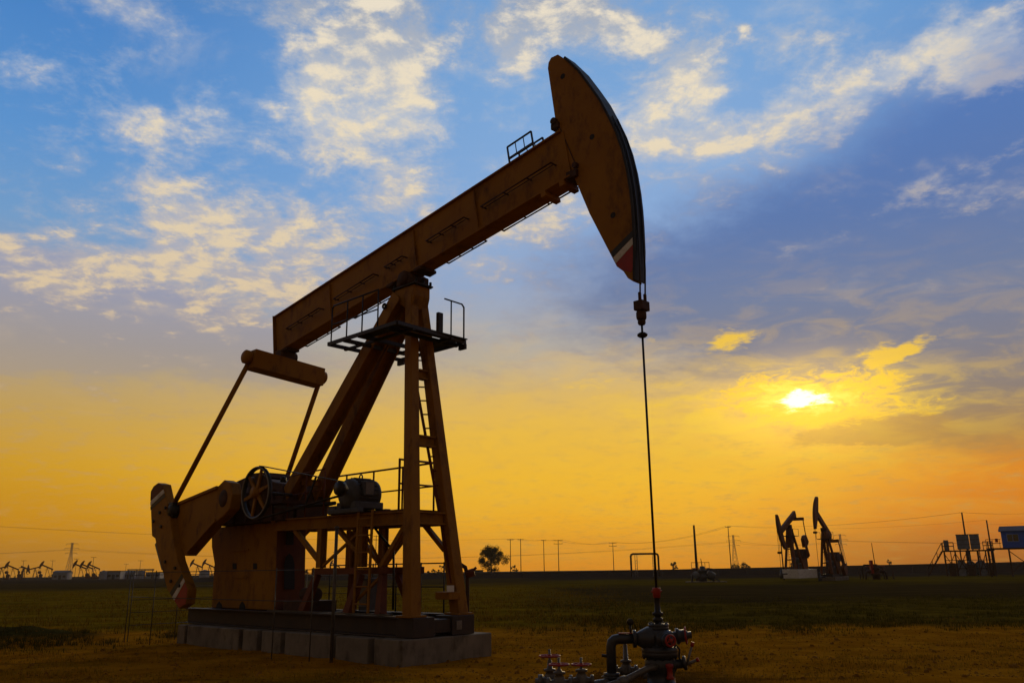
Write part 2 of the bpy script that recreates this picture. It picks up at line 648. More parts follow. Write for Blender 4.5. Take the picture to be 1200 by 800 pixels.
def LP(x, y, w):                                # (along, height) of a sight line on the upright plane at offset w
    d = ray(x, y)
    t = (O + bV * w - CAM).dot(bV) / d.dot(bV)
    p = CAM + d * t - O
    return p.dot(aV), p.z


def LU(x, y, u):                                # (across, height) on the upright plane at u
    d = ray(x, y)
    t = (O + aV * u - CAM).dot(aV) / d.dot(aV)
    p = CAM + d * t - O
    return p.dot(bV), p.z


def W(u, w, z=0):
    return O + aV * u + bV * w + Vector((0, 0, z))


unit = thing('pumping_unit', 'huge yellow beam pumping unit with its horsehead raised over the nearest well', 'pumpjack', O, RZ)
Y_, RD, DK = M['yellow'], M['shade_and_red_paint'], M['dark_steel']

# concrete foundation: a row of cast blocks under the skid
fnd = thing('concrete_foundation', 'long grey row of concrete blocks carrying the big yellow pumping unit', 'foundation', O, RZ)
cuts = [-8.45, -8.0] + [LP(x, y, -1.04)[0] for x, y in ((281, 750), (302, 755), (329, 760), (389, 768), (433, 775))] + [0.0]
for i, (p, q) in enumerate(zip(cuts[:-1], cuts[1:])):
    b = MB().bx(p + (0.085 if i else 0), q - (0.085 if q < -0.1 else 0), -1.04 + random.uniform(0, .03), 1.24, -0.12, 0.44 - random.uniform(0.0, 0.012))
    b.build('concrete_block', M['concrete'], fnd, 0.02)
MB().bx(-8.4, -0.10, -0.70, 0.95, -0.1, 0.40).build('grout_bed', M['concrete'], fnd)

# skid
s = MB()
for w in (-0.62, 0.62):
    s.ibeam((-8.75, w, 0.622), (-0.06, w, 0.622), 0.22, 0.36)
s.build('skid_rail', M['skid'], unit, 0.006)
for u in (-8.4, -7.4, -6.2, -5.0, -3.6, -2.2, -1.1):
    MB().ibeam((u, -0.505, 0.622), (u, 0.505, 0.622), 0.16, 0.34).build('skid_crossbeam', M['skid'], unit)
f = MB().bx(-0.50, -0.03, -0.74, -0.22, 0.445, 0.795)
f.bx(-0.50, -0.03, 0.22, 0.80, 0.445, 0.795)
f.bx(-0.44, -0.07, -0.22, 0.22, 0.50, 0.74)
f.build('skid_end_beam', M['skid'], unit, 0.012)
MB().bx(-0.028, -0.018, 0.32, 0.46, 0.54, 0.70).build('nameplate', M['plate'], unit, 0.004)
MB().bx(-5.0, -0.7, -0.70, -0.66, 0.812, 0.835).build('skid_edge_strip', M['grey_rail'], unit)

# tower under the gear reducer
tw = MB().prism([(-8.12, .805), (-8.15, 1.85), (-8.36, 2.27), (-8.44, 2.74), (-5.34, 2.74), (-5.24, .805)], -0.36, 0.37)
tower = tw.build('gearbox_tower', Y_, unit, 0.02)
fp = MB().prism([(-5.338, 2.72), (-5.238, .82), (-5.205, .82), (-5.305, 2.72)], -0.375, 0.385)
panel = fp.build('front_panel', RD, tower, 0.006)  # reddened shade of the yellow tower put into the panel colour


def blot(pts, w, name, m_, parent, t=0.006, dark_in=False):
    """a thin plate on the near face at offset w, outline given in sight lines."""
    pr = [LP(x, y, w) for x, y in pts]
    return MB().prism(pr, w - t, w + 0.001).build(name, m_, parent)


for x, y in ((275, 663), (299, 663)):
    blot([(x - 2.2, y - 3.5), (x + 2.2, y - 3.5), (x + 2.2, y + 3.5), (x - 2.2, y + 3.5)], -0.362, 'bolt_hole', M['opening'], tower)
for x, y in ((257, 711), (284, 711)):
    blot([(x - 4, y + 4), (x - 3, y - 3), (x, y - 7), (x + 3, y - 3), (x + 4, y + 4)], -0.362, 'drain_opening', M['opening'], tower)
for (x0, y0, x1, y1) in ((272, 645, 292, 643.5), (276, 676.5, 290, 675.5)):
    p, q = LP(x0, y0, -.36), LP(x1, y1, -.36)
    MB().bar((p[0], -.375, p[1]), (q[0], -.375, q[1]), .03, .03).build('weld_bar', Y_, tower)


def fplate(pts, name, m_, u=-5.2):
    vs = [LU(x, y, u) for x, y in pts]
    n = len(vs)
    b = MB()
    b.v = [(u, w, z) for w, z in vs] + [(u + 0.008 - 0.0, w, z) for w, z in vs]
    b.f = [tuple(range(n)), tuple(range(n, 2 * n))] + [(i, (i + 1) % n, n + (i + 1) % n, n + i) for i in range(n)]
    b.sm = [False] * len(b.f)
    return b.build(name, m_, tower)


fplate([(333, 690), (333, 662), (335, 652), (339, 648), (343, 652), (345, 662), (345, 690)], 'arched_opening', M['opening'])
fplate([(335, 638), (336, 623), (344, 623), (344, 638)], 'hand_hole', M['opening'], -5.21)
fplate([(333, 715), (336, 707), (342, 707), (345, 715)], 'foot_opening', M['opening'], -5.17)

# gear reducer with ribs and covers
gx = MB().prism([(-7.85, 2.745), (-7.88, 3.18), (-7.3, 3.72), (-6.45, 3.86), (-5.7, 3.74), (-4.92, 3.58), (-4.75, 3.25), (-4.75, 2.745)], -0.60, 0.60)
red = gx.build('gear_reducer', M['rust'], unit, 0.03)
for u in (-7.5, -6.9, -6.3, -5.7, -5.15):
    MB().bx(u - .03, u + .03, -0.66, -0.603, 2.76, 3.45).build('rib', M['rust'], red)
MB().bx(-7.95, -4.68, -0.68, 0.68, 3.12, 3.20).build('flange', M['rust'], red, 0.008)
MB().prism([(-6.9, 3.84), (-6.8, 3.98), (-6.1, 3.95), (-6.0, 3.82)], -0.35, 0.35).build('inspection_cover', M['rust'], red, 0.02)
MB().lathe([(0, 0), (.07, 0), (.07, .12), (.03, .14), (0, .16)], (-5.3, -0.3, 3.64), n=12).build('breather', DK, red)
for sgn in (-1, 1):
    MB().lathe([(0, 0), (.30, 0), (.30, .10), (.17, .12), (.17, .48), (0, .48)], (-6.15, sgn * 0.6, 3.28), (0, sgn, 0), 24).build('shaft_bearing', M['rust'], red)

# cranks and their counterweights
PIN = (-8.42, 3.12)


def crank(side):
    def sd(w0, w1):
        return (w0, w1) if side < 0 else (-w1, -w0)
    prof = [(-8.62, 3.22), (-7.95, 3.36), (-6.45, 3.56), (-6.15, 3.70), (-5.86, 3.62), (-5.72, 3.35), (-5.80, 3.02), (-6.05, 2.88), (-6.47, 2.72), (-7.67, 2.03), (-8.05, 2.05), (-8.4, 2.6)]
    c = MB().prism(prof, *sd(-1.34, -1.08)).build('crank', Y_, unit, 0.02)
    rim = MB().bar((-8.5, side * 1.36, 3.26), (-6.4, side * 1.36, 3.55), .06, .07)
    rim.bar((-6.35, side * 1.36, 2.80), (-7.6, side * 1.36, 2.12), .06, .07)
    rim.build('crank_rib', Y_, c, 0.008)
    MB().lathe([(0, -.24), (.16, -.24), (.2, -.1), (.2, .14), (.12, .17), (0, .17)], (-6.12, side * 1.2, 3.28), (0, side, 0), 24).build('hub', M['rust'], c)
    k = side * 0.22
    cw = MB().prism([(-9.56, 3.68), (-9.42, 3.80), (-9.2, 3.86), (-8.90, 3.80), (-8.45, 3.12), (-8.05, 2.4), (-7.72, 1.90), (-7.08, 1.27), (-7.12, .94), (-7.45, .84), (-8.13, 1.26), (-8.5, 1.72), (-8.96, 2.34), (-9.05, 2.47), (-9.25, 2.54), (-9.44, 3.13)], *sd(-1.52, -1.30)).build('counterweight', Y_, c, 0.02)
    up = lo = cw
    f0 = side * 1.52
    for o, segs in ((up, (('tip_paint', RD, [(-9.545, 3.67), (-9.41, 3.785), (-9.2, 3.845), (-8.915, 3.785), (-8.85, 3.70), (-9.52, 3.43)]),
                          ('white_band', M['white'], [(-9.515, 3.41), (-8.84, 3.67), (-8.77, 3.58), (-9.49, 3.30)]),
                          ('black_band', M['black'], [(-9.485, 3.28), (-8.76, 3.56), (-8.70, 3.48), (-9.46, 3.19)]))),
                    (lo, (('tip_paint', M['red'], [(-7.69, 1.01), (-7.44, .86), (-7.14, .955), (-7.105, 1.27), (-7.26, 1.42)]),
                          ('white_band', M['white'], [(-7.71, 1.02), (-7.27, 1.44), (-7.35, 1.52), (-7.83, 1.09)]),
                          ('black_band', M['black'], [(-7.85, 1.105), (-7.37, 1.54), (-7.45, 1.62), (-7.97, 1.185)])))):
        for nm, mm, pr in segs:
            a0 = f0 + side * 0.006
            MB().prism(pr, min(f0 - side * .002, a0), max(f0 - side * .002, a0)).build(nm, mm, o)
    for u, z in ((-9.2, 2.9), (-8.75, 2.75), (-8.6, 3.2), (-8.35, 1.9), (-7.8, 1.75), (-7.5, 1.35), (-8.9, 3.1), (-7.95, 1.45)):
        MB().tube((u, f0 - side * .01, z), (u, f0 + side * .04, z), .04, 8).build('weight_bolt', DK, cw)
    MB().bar((-9.07, side * 1.46, 2.36), (-8.56, side * 1.46, 1.74), .10, .05, (0, 1, 0)).build('side_plate', M['plate'], c)
    p = MB().lathe([(0, -.16), (.15, -.16), (.19, -.1), (.19, .14), (.13, .2), (0, .2)], (PIN[0], side * 1.32, PIN[1]), (0, side, 0), 20)
    p.build('crank_pin', DK, c)
    return c


crank(-1)
crank(1)

# belt wheel on the reducer input shaft
WW = -1.47
WC = LP(301, 577, WW)
wh = MB().lathe([(.51, -.04), (.555, -.04), (.565, -.03), (.565, .03), (.555, .04), (.51, .04), (.51, -.04)], (WC[0], WW, WC[1]), (0, 1, 0), 48).build('belt_wheel', M['black'], unit)
MB().ring((WC[0], WW - .045, WC[1]), (0, 1, 0), .545, .016, 48).build('rim', M['plate'], wh)
sp = MB()
for i in range(6):
    a = i * pi / 3 + 0.25
    sp.bar((WC[0] + .1 * cos(a), WW, WC[1] + .1 * sin(a)), (WC[0] + .53 * cos(a), WW, WC[1] + .53 * sin(a)), .09, .05, (0, 1, 0), .06, .04)
sp.lathe([(0, -.1), (.12, -.1), (.12, .1), (0, .1)], (WC[0], WW, WC[1]), (0, 1, 0), 20)
sp.build('spokes', Y_, wh)
MB().lathe([(0, .035), (.40, .035), (.40, .06), (0, .06)], (WC[0], WW, WC[1]), (0, 1, 0), 40).build('brake_drum', M['rust'], wh)
MB().tube((WC[0], WW + .05, WC[1]), (WC[0], -.6, WC[1]), .035, 12).build('input_shaft', DK, wh)

# samson post
def leg(p, q, w, m_=Y_, t=0.28):
    o = MB().ibeam(p, q, w, w, (0, 1, 0), 0.035)
    return o


for sgn in (-1, 1):
    l = MB().bar((-0.24, sgn * 0.60, 0.80), (-1.0, sgn * 0.12, 7.32), 0.25, 0.25, (0, 1, 0), .20, .20)
    o = l.build('front_leg', Y_, unit, 0.012)
    MB().bx(-0.46, -0.05, sgn * 0.60 - .2, sgn * 0.60 + .2, 0.797, 0.83).build('foot_plate', Y_, o, 0.004)
    l = MB()
    l.ibeam((-5.30, sgn * 0.41, 2.76), (-1.30, sgn * 0.14, 7.30), 0.30, 0.34, (0, 1, 0.0), 0.03)
    o = l.build('rear_leg', Y_, unit, 0.006)
for z, hh in ((5.52, .2), (4.12, .22), (2.60, .24)):
    k = (z - 0.8) / 6.62
    u, w = -0.24 - .76 * k, 0.60 - .48 * k
    MB().ibeam((u, -w + .14, z), (u, w - .14, z), .16, hh).build('cross_brace', Y_, unit)
for z in (3.6,):
    k = (z - 2.76) / 4.62
    u, w = -5.30 + 4.0 * k, 0.41 - .27 * k
    MB().bar((u, -w + .05, z), (u, w - .05, z), .14, .14).build('rear_brace', Y_, unit)
MB().bx(-.5, -.1, .20, .50, 1.08, 1.22).build('low_bracket', Y_, unit, .01)
MB().bx(-.09, -.07, .12, .30, 1.22, 1.34).build('warning_plate', M['white'], unit, .004)
cap = MB().prism([(-1.46, 7.22), (-1.46, 7.46), (-0.80, 7.46), (-0.80, 7.22), (-.88, 6.95), (-1.02, 6.95)], -0.22, 0.22).build('post_cap', Y_, unit, 0.02)
MB().bx(-1.52, -0.74, -.26, .26, 7.465, 7.50).build('cap_plate', DK, cap, .008)
b = MB().lathe([(0, -.32), (.12, -.32), (.16, -.27), (.16, .27), (.12, .32), (0, .32)], (-1.12, 0, 7.66), (0, 1, 0), 20)
b.build('saddle_bearing', M['rust'], unit)
b = MB()
for sgn in (-1, 1):
    b.bx(-1.36, -.88, sgn * .19 - .07, sgn * .19 + .07, 7.502, 7.72)
b.build('bearing_block', M['rust'], unit, .03)
for u in (-.77, -1.49):
    for w in (-.2, 0, .2):
        MB().tube((u, w, 7.44), (u, w, 7.58), .03, 6).build('anchor_bolt', DK, cap)

# walking beam
BT = math.atan2(1.51, 9.53)
bu, bn = Vector((cos(BT), 0, sin(BT))), Vector((-sin(BT), 0, cos(BT)))
B0 = Vector((-6.07, 0, 6.97))


def BP(s_, n_, w):                              # point of the beam: along it, above its soffit, across
    return B0 + bu * s_ + bn * n_ + Vector((0, w, 0))


BL, BH = 9.70, 1.035
wb = MB()
wb.bar(BP(-.15, BH / 2, 0), BP(BL - .06, BH / 2, 0), .29, BH - .07, bn)
wb.bar(BP(-.17, .018, 0), BP(BL - .05, .018, 0), .40, .034, bn)
wb.bar(BP(-.17, BH - .018, 0), BP(BL - .12, BH - .018, 0), .40, .034, bn)
beam = wb.build('walking_beam', Y_, unit, 0.006)
MB().bar(BP(-.20, BH / 2, 0), BP(-.172, BH / 2, 0), .42, BH + .03, bn).build('tail_plate', Y_, beam, .005)
for s0, s1 in ((.55, 1.95), (2.55, 4.05), (4.45, 5.05), (5.85, 7.0), (7.5, 9.35)):
    for sgn in (-1, 1):
        g = MB()
        n0 = .30 if sgn < 0 else -.06
        g.path([BP(s0, n0 + .10, sgn * .15), BP(s0, n0 + .10, sgn * .30), BP(s1, n0 + .10, sgn * .30), BP(s1, n0 + .10, sgn * .15)], .016, 6)
        if sgn < 0:
            g.path([BP(s0, n0 + .06, sgn * .26), BP(s1, n0 + .06, sgn * .26)], .010, 6)
        for k in range(4):
            x = s0 + (s1 - s0) * k / 3
            g.bar(BP(x, n0 + .10, sgn * .15), BP(x, n0 + .10, sgn * .30), .022, .022, bn)
        g.build('grab_rail', M['rust'], beam)
for s_ in (2.25, 5.35, 7.25):
    for sgn in (-1, 1):
        p_ = MB().bar(BP(s_, .09, sgn * .148), BP(s_, BH - .09, sgn * .148), .012, .08, (0, 1, 0))
        for k in range(7):
            for o_ in (-.03, .03):
                q_ = BP(s_ + o_, .16 + k * .12, sgn * .156)
                p_.tube(q_, q_ + Vector((0, sgn * .012, 0)), .011, 6)
        p_.build('splice_plate', Y_, beam)
for s_ in (1.9, 4.4, 6.85):
    e = MB().ring(BP(s_, BH + .07, 0), (0, 1, 0), .075, .02, 16, 6)
    e.bar(BP(s_, BH - .01, 0), BP(s_, BH + .02, 0), .12, .05, bu)
    e.build('lifting_eye', DK, beam)
h = MB()
h0, h1 = 8.28, 8.92
for wv in (-.17, .17):
    h.bar(BP(h0, BH, wv), BP(h0, BH + .37, wv), .028, .028, bu)
    h.bar(BP(h1, BH, wv), BP(h1, BH + .37, wv), .028, .028, bu)
    h.bar(BP(h0, BH + .37, wv), BP(h1, BH + .37, wv), .028, .028, bn)
    h.bar(BP(h0, BH + .10, wv), BP(h1, BH + .10, wv), .02, .05, bn)
    for k in (1, 2):
        x = h0 + (h1 - h0) * k / 3
        h.bar(BP(x, BH + .1, wv), BP(x, BH + .37, wv), .014, .014, bu)
h.build('guard_frame', M['rail'], beam)
for s_ in (9.0, 9.45):
    MB().bar(BP(s_, -.06, -.22), BP(s_, -.06, .22), .12, .11, bn).build('head_clamp', Y_, beam, .01)
for s_ in (4.5, 5.4):
    MB().bar(BP(s_, -.04, -.24), BP(s_, -.04, .24), .22, .07, bn).build('saddle_clamp', M['rust'], beam, .01)

# horsehead
back = [(3.50, 8.45), (3.09, 9.79), (2.94, 10.96), (2.96, 11.08), (3.03, 11.16), (3.20, 11.15)]
front = [(3.36, 10.98), (3.68, 10.55), (3.93, 10.12), (4.14, 9.74), (4.31, 9.35), (4.46, 8.97), (4.57, 8.59), (4.645, 8.2), (4.69, 7.82), (4.71, 7.5), (4.715, 7.2), (4.71, 6.75), (4.68, 6.36)]
low = [(4.66, 6.17), (4.55, 6.26), (4.47, 6.40), (4.34, 6.52), (3.81, 7.65)]
hh = MB().prism(back + front + low, -.125, .125).build('horsehead', Y_, unit, 0.012)
ap = MB()
fr = front + [(4.67, 6.20)]
vs = []
for u, z in fr:
    d = Vector((u - (-1.1), 0, z - 8.2)).normalized()
    for off in (0.002, 0.045):
        for w in (-.155, .155):
            vs.append((u + d.x * off, w, z + d.z * off))
fs = []
for i in range(len(fr) - 1):
    a, b_ = 4 * i, 4 * i + 4
    fs += [(a, a + 1, b_ + 1, b_), (a + 2, b_ + 2, b_ + 3, a + 3), (a, b_, b_ + 2, a + 2), (a + 1, a + 3, b_ + 3, b_ + 1)]
fs += [(0, 2, 3, 1), (len(vs) - 4, len(vs) - 3, len(vs) - 1, len(vs) - 2)]
ap.add(vs, fs)
ap.build('arc_plate', DK, hh)


def hplate(pts, nm, m_, side=-1):
    w0 = side * .125
    MB().prism(pts, min(w0, w0 + side * .006), max(w0, w0 + side * .006)).build(nm, m_, hh)


for sd_ in (-1, 1):
    hplate([(4.235, 6.80), (4.695, 7.06), (4.70, 6.95), (4.275, 6.70)], 'black_band', M['black'], sd_)
    hplate([(4.28, 6.69), (4.70, 6.94), (4.70, 6.82), (4.33, 6.575)], 'white_band', M['white'], sd_)
    hplate([(4.335, 6.57), (4.70, 6.81), (4.675, 6.40), (4.63, 6.34), (4.47, 6.42), (4.36, 6.53)], 'red_tip', M['red'], sd_)
    hs = MB()
    for u, z in ((3.31, 10.62), (3.94, 9.10), (4.32, 7.46)):
        hs.tube((u, sd_ * .124, z), (u, sd_ * .13, z), .055, 14)
    hs.build('lifting_holes', M['opening'], hh)
b = MB()
b.bx(3.02, 3.20, -.18, .18, 9.58, 9.70)
b.tube((3.09, -.20, 9.74), (3.09, .20, 9.74), .07, 14)
b.build('head_hinge', M['rust'], hh, .01)
b = MB()
b.bx(3.36, 3.60, -.19, .19, 8.44, 8.58)
b.tube((3.56, -.20, 8.66), (3.56, .20, 8.66), .06, 14)
b.build('head_latch', M['rust'], hh, .01)
b = MB()
b.bar((3.16, -.127, 9.70), (3.58, -.127, 8.62), .012, .03, (0, 1, 0))
b.build('weld_seam', M['rust'], hh)

# bridle, carrier bar and polished rod
RU = 4.70
for w in (-.075, .075):
    pts = []
    for u, z in fr[4:]:
        d = Vector((u + 1.1, 0, z - 8.2)).normalized()
        pts.append((u + d.x * .062, w, z + d.z * .062))
    pts = pts[:-4] + [(4.775, w, 7.2), (4.775, w, 6.4), (4.74, w * .95, 5.82)]
    MB().path(pts, .014, 6).build('bridle_cable', M['rope'], unit)
c = MB().bx(RU - .07, RU + .10, -.115, .115, 5.68, 5.84)
c.lathe([(0, 0), (.075, 0), (.085, .04), (.085, .12), (.07, .15), (0, .15)], (RU, 0, 5.53), n=14)
c.lathe([(0, 0), (.05, 0), (.065, .03), (.065, .08), (0, .09)], (RU, 0, 5.44), n=12)
c.tube((RU + .02, -.10, 5.76), (RU + .02, .10, 5.76), .07, 10)
for w in (-.075, .075):
    c.tube((4.74, w, 5.83), (4.74, w, 5.98), .028, 8)
c.build('carrier_bar', M['rust'], unit, .01)
MB().tube((RU, 0, 1.22), (RU, 0, 5.5), .019, 10).build('polished_rod', M['rope'], unit)
MB().lathe([(.02, -.05), (.05, -.04), (.085, -.015), (.085, .015), (.05, .04), (.02, .05)], (RU, 0, 5.27), n=16).build('rod_clamp', DK, unit)

# equalizer and pitmans
e = MB()
ea, eb = Vector((-6.0, -.98, 6.62)), Vector((-6.0, 1.02, 6.46))
e.bar(ea, eb, .44, .46, (0, 0, 1))
eq = e.build('equalizer', Y_, unit, .012)
ed = (eb - ea).normalized()
for p, k in ((ea, -1), (eb, 1)):
    MB().lathe([(0, -.1), (.14, -.1), (.17, -.04), (.17, .08), (.12, .12), (0, .13)], p + ed * k * .06 + Vector((-.02, 0, .04)), ed * k, 18).build('end_bearing', Y_, eq)
b = MB().bx(-6.14, -5.82, -.14, .14, 6.70, 7.0)
b.tube((-5.98, -.24, 6.84), (-5.98, .24, 6.84), .15, 18)
b.bx(-6.30, -5.70, -.19, .19, 6.955, 7.02)
b.build('tail_bearing', M['rust'], unit, .015)
for sgn, p in ((-1, ea), (1, eb)):
    top = p + Vector((-.06, sgn * -.0, -.12)) + ed * sgn * .02
    o = MB().tube(top, (PIN[0], sgn * 1.44, PIN[1] + .1), .062, 14).build('pitman', Y_, unit)
    t = MB().bx(PIN[0] - .13, PIN[0] + .13, sgn * 1.44 - .06, sgn * 1.44 + .06, PIN[1] - .16, PIN[1] + .20)
    t.build('pitman_foot', DK, o, .02)

# motor stand, motor, belt
fr_ = MB()
MB().ibeam((-5.2, -.45, 2.66), (-.42, -.45, 2.60), .16, .26).build('motor_beam', Y_, unit)
MB().ibeam((-5.2, .45, 2.66), (-.42, .45, 2.60), .16, .26).build('motor_beam', Y_, unit)
for u in (-3.45, -2.55, -1.7):
    MB().bar((u, -.36, 2.68), (u, .36, 2.68), .12, .12).build('motor_crossbeam', Y_, unit)
for u, w in ((-3.40, -.45), (-1.98, -.45), (-3.60, .45), (-2.45, .45)):
    MB().ibeam((u, w, 2.50), (u, w, 1.70), .15, .16, (0, 1, 0), .02).build('stand_post', Y_, unit)
for w in (-.45, .45):
    MB().bar((-3.62, w, 1.63), (-1.20, w, 1.63), .16, .13).build('stand_tie', RD, unit, .006)
for u in (-3.5, -2.0):
    MB().bar((u, -.37, 1.63), (u, .37, 1.63), .12, .12).build('stand_tie', RD, unit)
for (u0, w0), (u1, w1) in (((-3.5, -.45), (-3.75, -.6)), ((-2.0, -.45), (-2.15, -.62)), ((-3.5, .45), (-3.7, .6)), ((-1.95, .45), (-1.6, .6)), ((-1.3, -.45), (-1.15, -.6))):
    MB().bar((u0, w0, 1.57), (u1, w1, .82), .12, .12, (0, 1, 0), .18, .16).build('stand_leg', RD, unit)
for p, q in (((-4.45, -.45, 2.52), (-3.48, -.45, 1.85)), ((-.62, -.45, 2.48), (-1.36, -.45, 1.70)), ((-2.9, -.45, 2.52), (-2.05, -.45, 1.95)), ((-3.5, .45, 2.5), (-2.5, .45, 1.75)), ((-1.5, .45, 2.5), (-2.4, .45, 1.75)), ((-1.1, .45, 2.5), (-.5, .45, 2.0))):
    MB().bar(p, q, .09, .09, (0, 1, 0)).build('stand_brace', Y_, unit)
MB().bx(-3.3, -.62, -.52, .62, 2.742, 2.77).build('deck_plate', RD, unit)

mc = Vector((-2.34, -.28, 3.17))
mp = MB().lathe([(0, -.41), (.17, -.41), (.26, -.38), (.305, -.32), (.315, -.25), (.30, -.23), (.30, .23), (.315, .25), (.305, .32), (.24, .36), (0, .38)], mc, (0, 1, 0), 28)
mo = mp.build('motor', M['motor'], unit)
fins = MB()
for i in range(22):
    a = 2 * pi * i / 22
    if -2.2 < ((a + pi) % (2 * pi) - pi) < -.95:
        continue
    fins.bar(mc + Vector((.315 * cos(a), -.22, .315 * sin(a))), mc + Vector((.315 * cos(a), .22, .315 * sin(a))), .012, .05, (cos(a), 0, sin(a)))
fins.build('cooling_fins', M['motor'], mo)
t = MB().box(mc + Vector((.31, -.05, .10)), (.13, .26, .30)).build('terminal_box', M['motor'], mo, .012)
MB().box(mc + Vector((.381, -.05, .10)), (.008, .20, .24)).build('nameplate', M['plate'], t)
MB().ring(mc + Vector((0, 0, .36)), (0, 1, 0), .05, .015, 14).build('lifting_eye', DK, mo)
ft = MB()
for sgn in (-1, 1):
    ft.bx(mc.x + sgn * .24 - .09, mc.x + sgn * .24 + .09, mc.y - .36, mc.y + .36, 2.86, 3.0)
ft.build('motor_foot', M['motor'], mo, .02)
b = MB().bx(mc.x - .55, mc.x + .50, mc.y - .42, mc.y - .28, 2.772, 2.86)
b.bx(mc.x - .55, mc.x + .50, mc.y + .28, mc.y + .42, 2.772, 2.86)
b.bx(mc.x - .70, mc.x - .45, mc.y - .30, mc.y + .30, 2.772, 2.95)
b.build('slide_rails', M['motor'], mo, .01)
SC = LP(399, 572, WW)
SR = .13
sv = MB().lathe([(0, -.07), (SR, -.07), (SR, .07), (0, .07)], (SC[0], WW, SC[1]), (0, 1, 0), 20)
sv.tube((SC[0], WW, SC[1]), (SC[0], WW + .15, SC[1]), .05, 10)
sv.build('motor_pulley', DK, mo)
MB().tube((SC[0], WW + .06, SC[1]), (mc.x, mc.y - .42, mc.z), .03, 10).build('drive_shaft', DK, mo)
bl = MB()
dv = Vector((SC[0] - WC[0], 0, SC[1] - WC[1]))
dd = dv.normalized()
nn = Vector((-dd.z, 0, dd.x))
k = (.565 - SR) / dv.length
for sgn in (1, -1):
    n_ = (nn * sgn * math.sqrt(1 - k * k) + dd * k)
    bl.bar(Vector((WC[0], WW, WC[1])) + n_ * .575, Vector((SC[0], WW, SC[1])) + n_ * (SR + .005), .11, .016, n_)
bl.build('drive_belt', M['belt'], unit)

# motor platform railing
r = MB()
wz = .62
p0, p1 = LP(377, 560, wz), LP(480, 545, wz)
zt = 3.78
u0, u1 = p0[0], -1.05
r.path([(u0, wz, zt), (u1, wz, zt)], .022, 6)
r.path([(u0, wz, 3.3), (u1, wz, 3.3)], .018, 6)
for k in range(5):
    u = u0 + (u1 - u0) * k / 4
    r.tube((u, wz, 2.75), (u, wz, zt), .022, 6)
r.path([(-1.05, -.30, 2.75), (-1.05, -.30, zt), (-1.05, wz, zt)], .024, 6)
r.path([(-1.05, -.30, 3.3), (-1.05, wz, 3.3)], .02, 6)
r.build('motor_railing', RD, unit)
r = MB()
r.path([(-4.45, -.48, 2.78), (-4.45, -.48, 3.02), (-2.95, -.48, 3.02)], .045, 6)
r.build('cable_conduit', DK, unit)


r = MB()
for u in (-4.7, -4.0, -3.3):
    r.tube((u, -.52, 2.78), (u, -.52, 3.72), .018, 6)
for z in (3.72, 3.28):
    r.tube((-4.7, -.52, z), (-3.3, -.52, z + .05), .016, 6)
r.build('motor_railing', RD, unit)
b = MB()
b.bar((-4.95, -.72, 3.05), (-3.9, -.62, 2.95), .03, .05)
b.bar((-3.9, -.62, 2.95), (-3.55, -.62, 3.5), .03, .04)
b.tube((-3.55, -.62, 3.5), (-3.48, -.62, 3.62), .025, 8)
b.build('brake_lever', DK, unit)
b = MB().bx(-3.05, -2.75, .30, .58, .82, 1.48)
bxx = b.build('control_cabinet', M['motor'], unit, .015)
MB().bx(-3.02, -2.78, .292, .30, .90, 1.42).build('cabinet_door', M['plate'], bxx)
r = MB()
for u in (-4.7, -3.9, -3.1, -2.3, -1.5, -.8):
    r.tube((u, .70, .80), (u, .70, 1.78), .016, 6)
for z in (1.3, 1.76):
    r.tube((-4.7, .70, z), (-.8, .70, z), .015, 6)
r.build('skid_railing', M['rail'], unit)
b = MB().path([(-1.15, -.30, .9), (-1.15, -.30, 1.5), (-1.3, -.2, 2.0), (-1.9, -.1, 2.35), (-2.3, -.1, 2.7)], .025, 6)
b.build('power_cable', DK, unit)
for p, q in (((-3.40, -.45, 1.70), (-1.98, -.45, 2.45)), ((-2.45, .45, 1.70), (-2.0, -.4, 2.4)), ((-3.6, .45, .85), (-2.45, .45, 1.55)), ((-2.4, -.5, .85), (-1.3, -.45, 1.55))):
    MB().bar(p, q, .05, .05, (0, 1, 0)).build('thin_brace', Y_, unit)
b = MB().bx(-4.6, -3.9, -.55, .35, .80, 1.02)
b.lathe([(0, -.25), (.14, -.25), (.16, 0), (.14, .25), (0, .25)], (-4.25, -.1, 1.15), (1, 0, 0), 14)
b.build('grease_pump', M['rust'], unit, .01)


def ladder(p, q, side, width, n, name='ladder', m_=None, r_=.024):
    p, q, side = Vector(p), Vector(q), Vector(side).normalized()
    l = MB()
    for k in (-.5, .5):
        l.bar(p + side * width * k, q + side * width * k, .03, .055, side)
    for i in range(n):
        c = p + (q - p) * ((i + .5) / n)
        l.tube(c - side * width * .5, c + side * width * .5, .016, 6)
    return l.build(name, m_ or RD, unit)


ladder((-1.72, -.64, .84), (-1.72, -.60, 2.80), (1, 0, 0), .46, 6, 'ladder', Y_)
# long ladder up between the front legs
ladder((-.30, .60, 1.4), (-1.02, -.02, 6.3), (0, 1, 0.12), .30, 17)

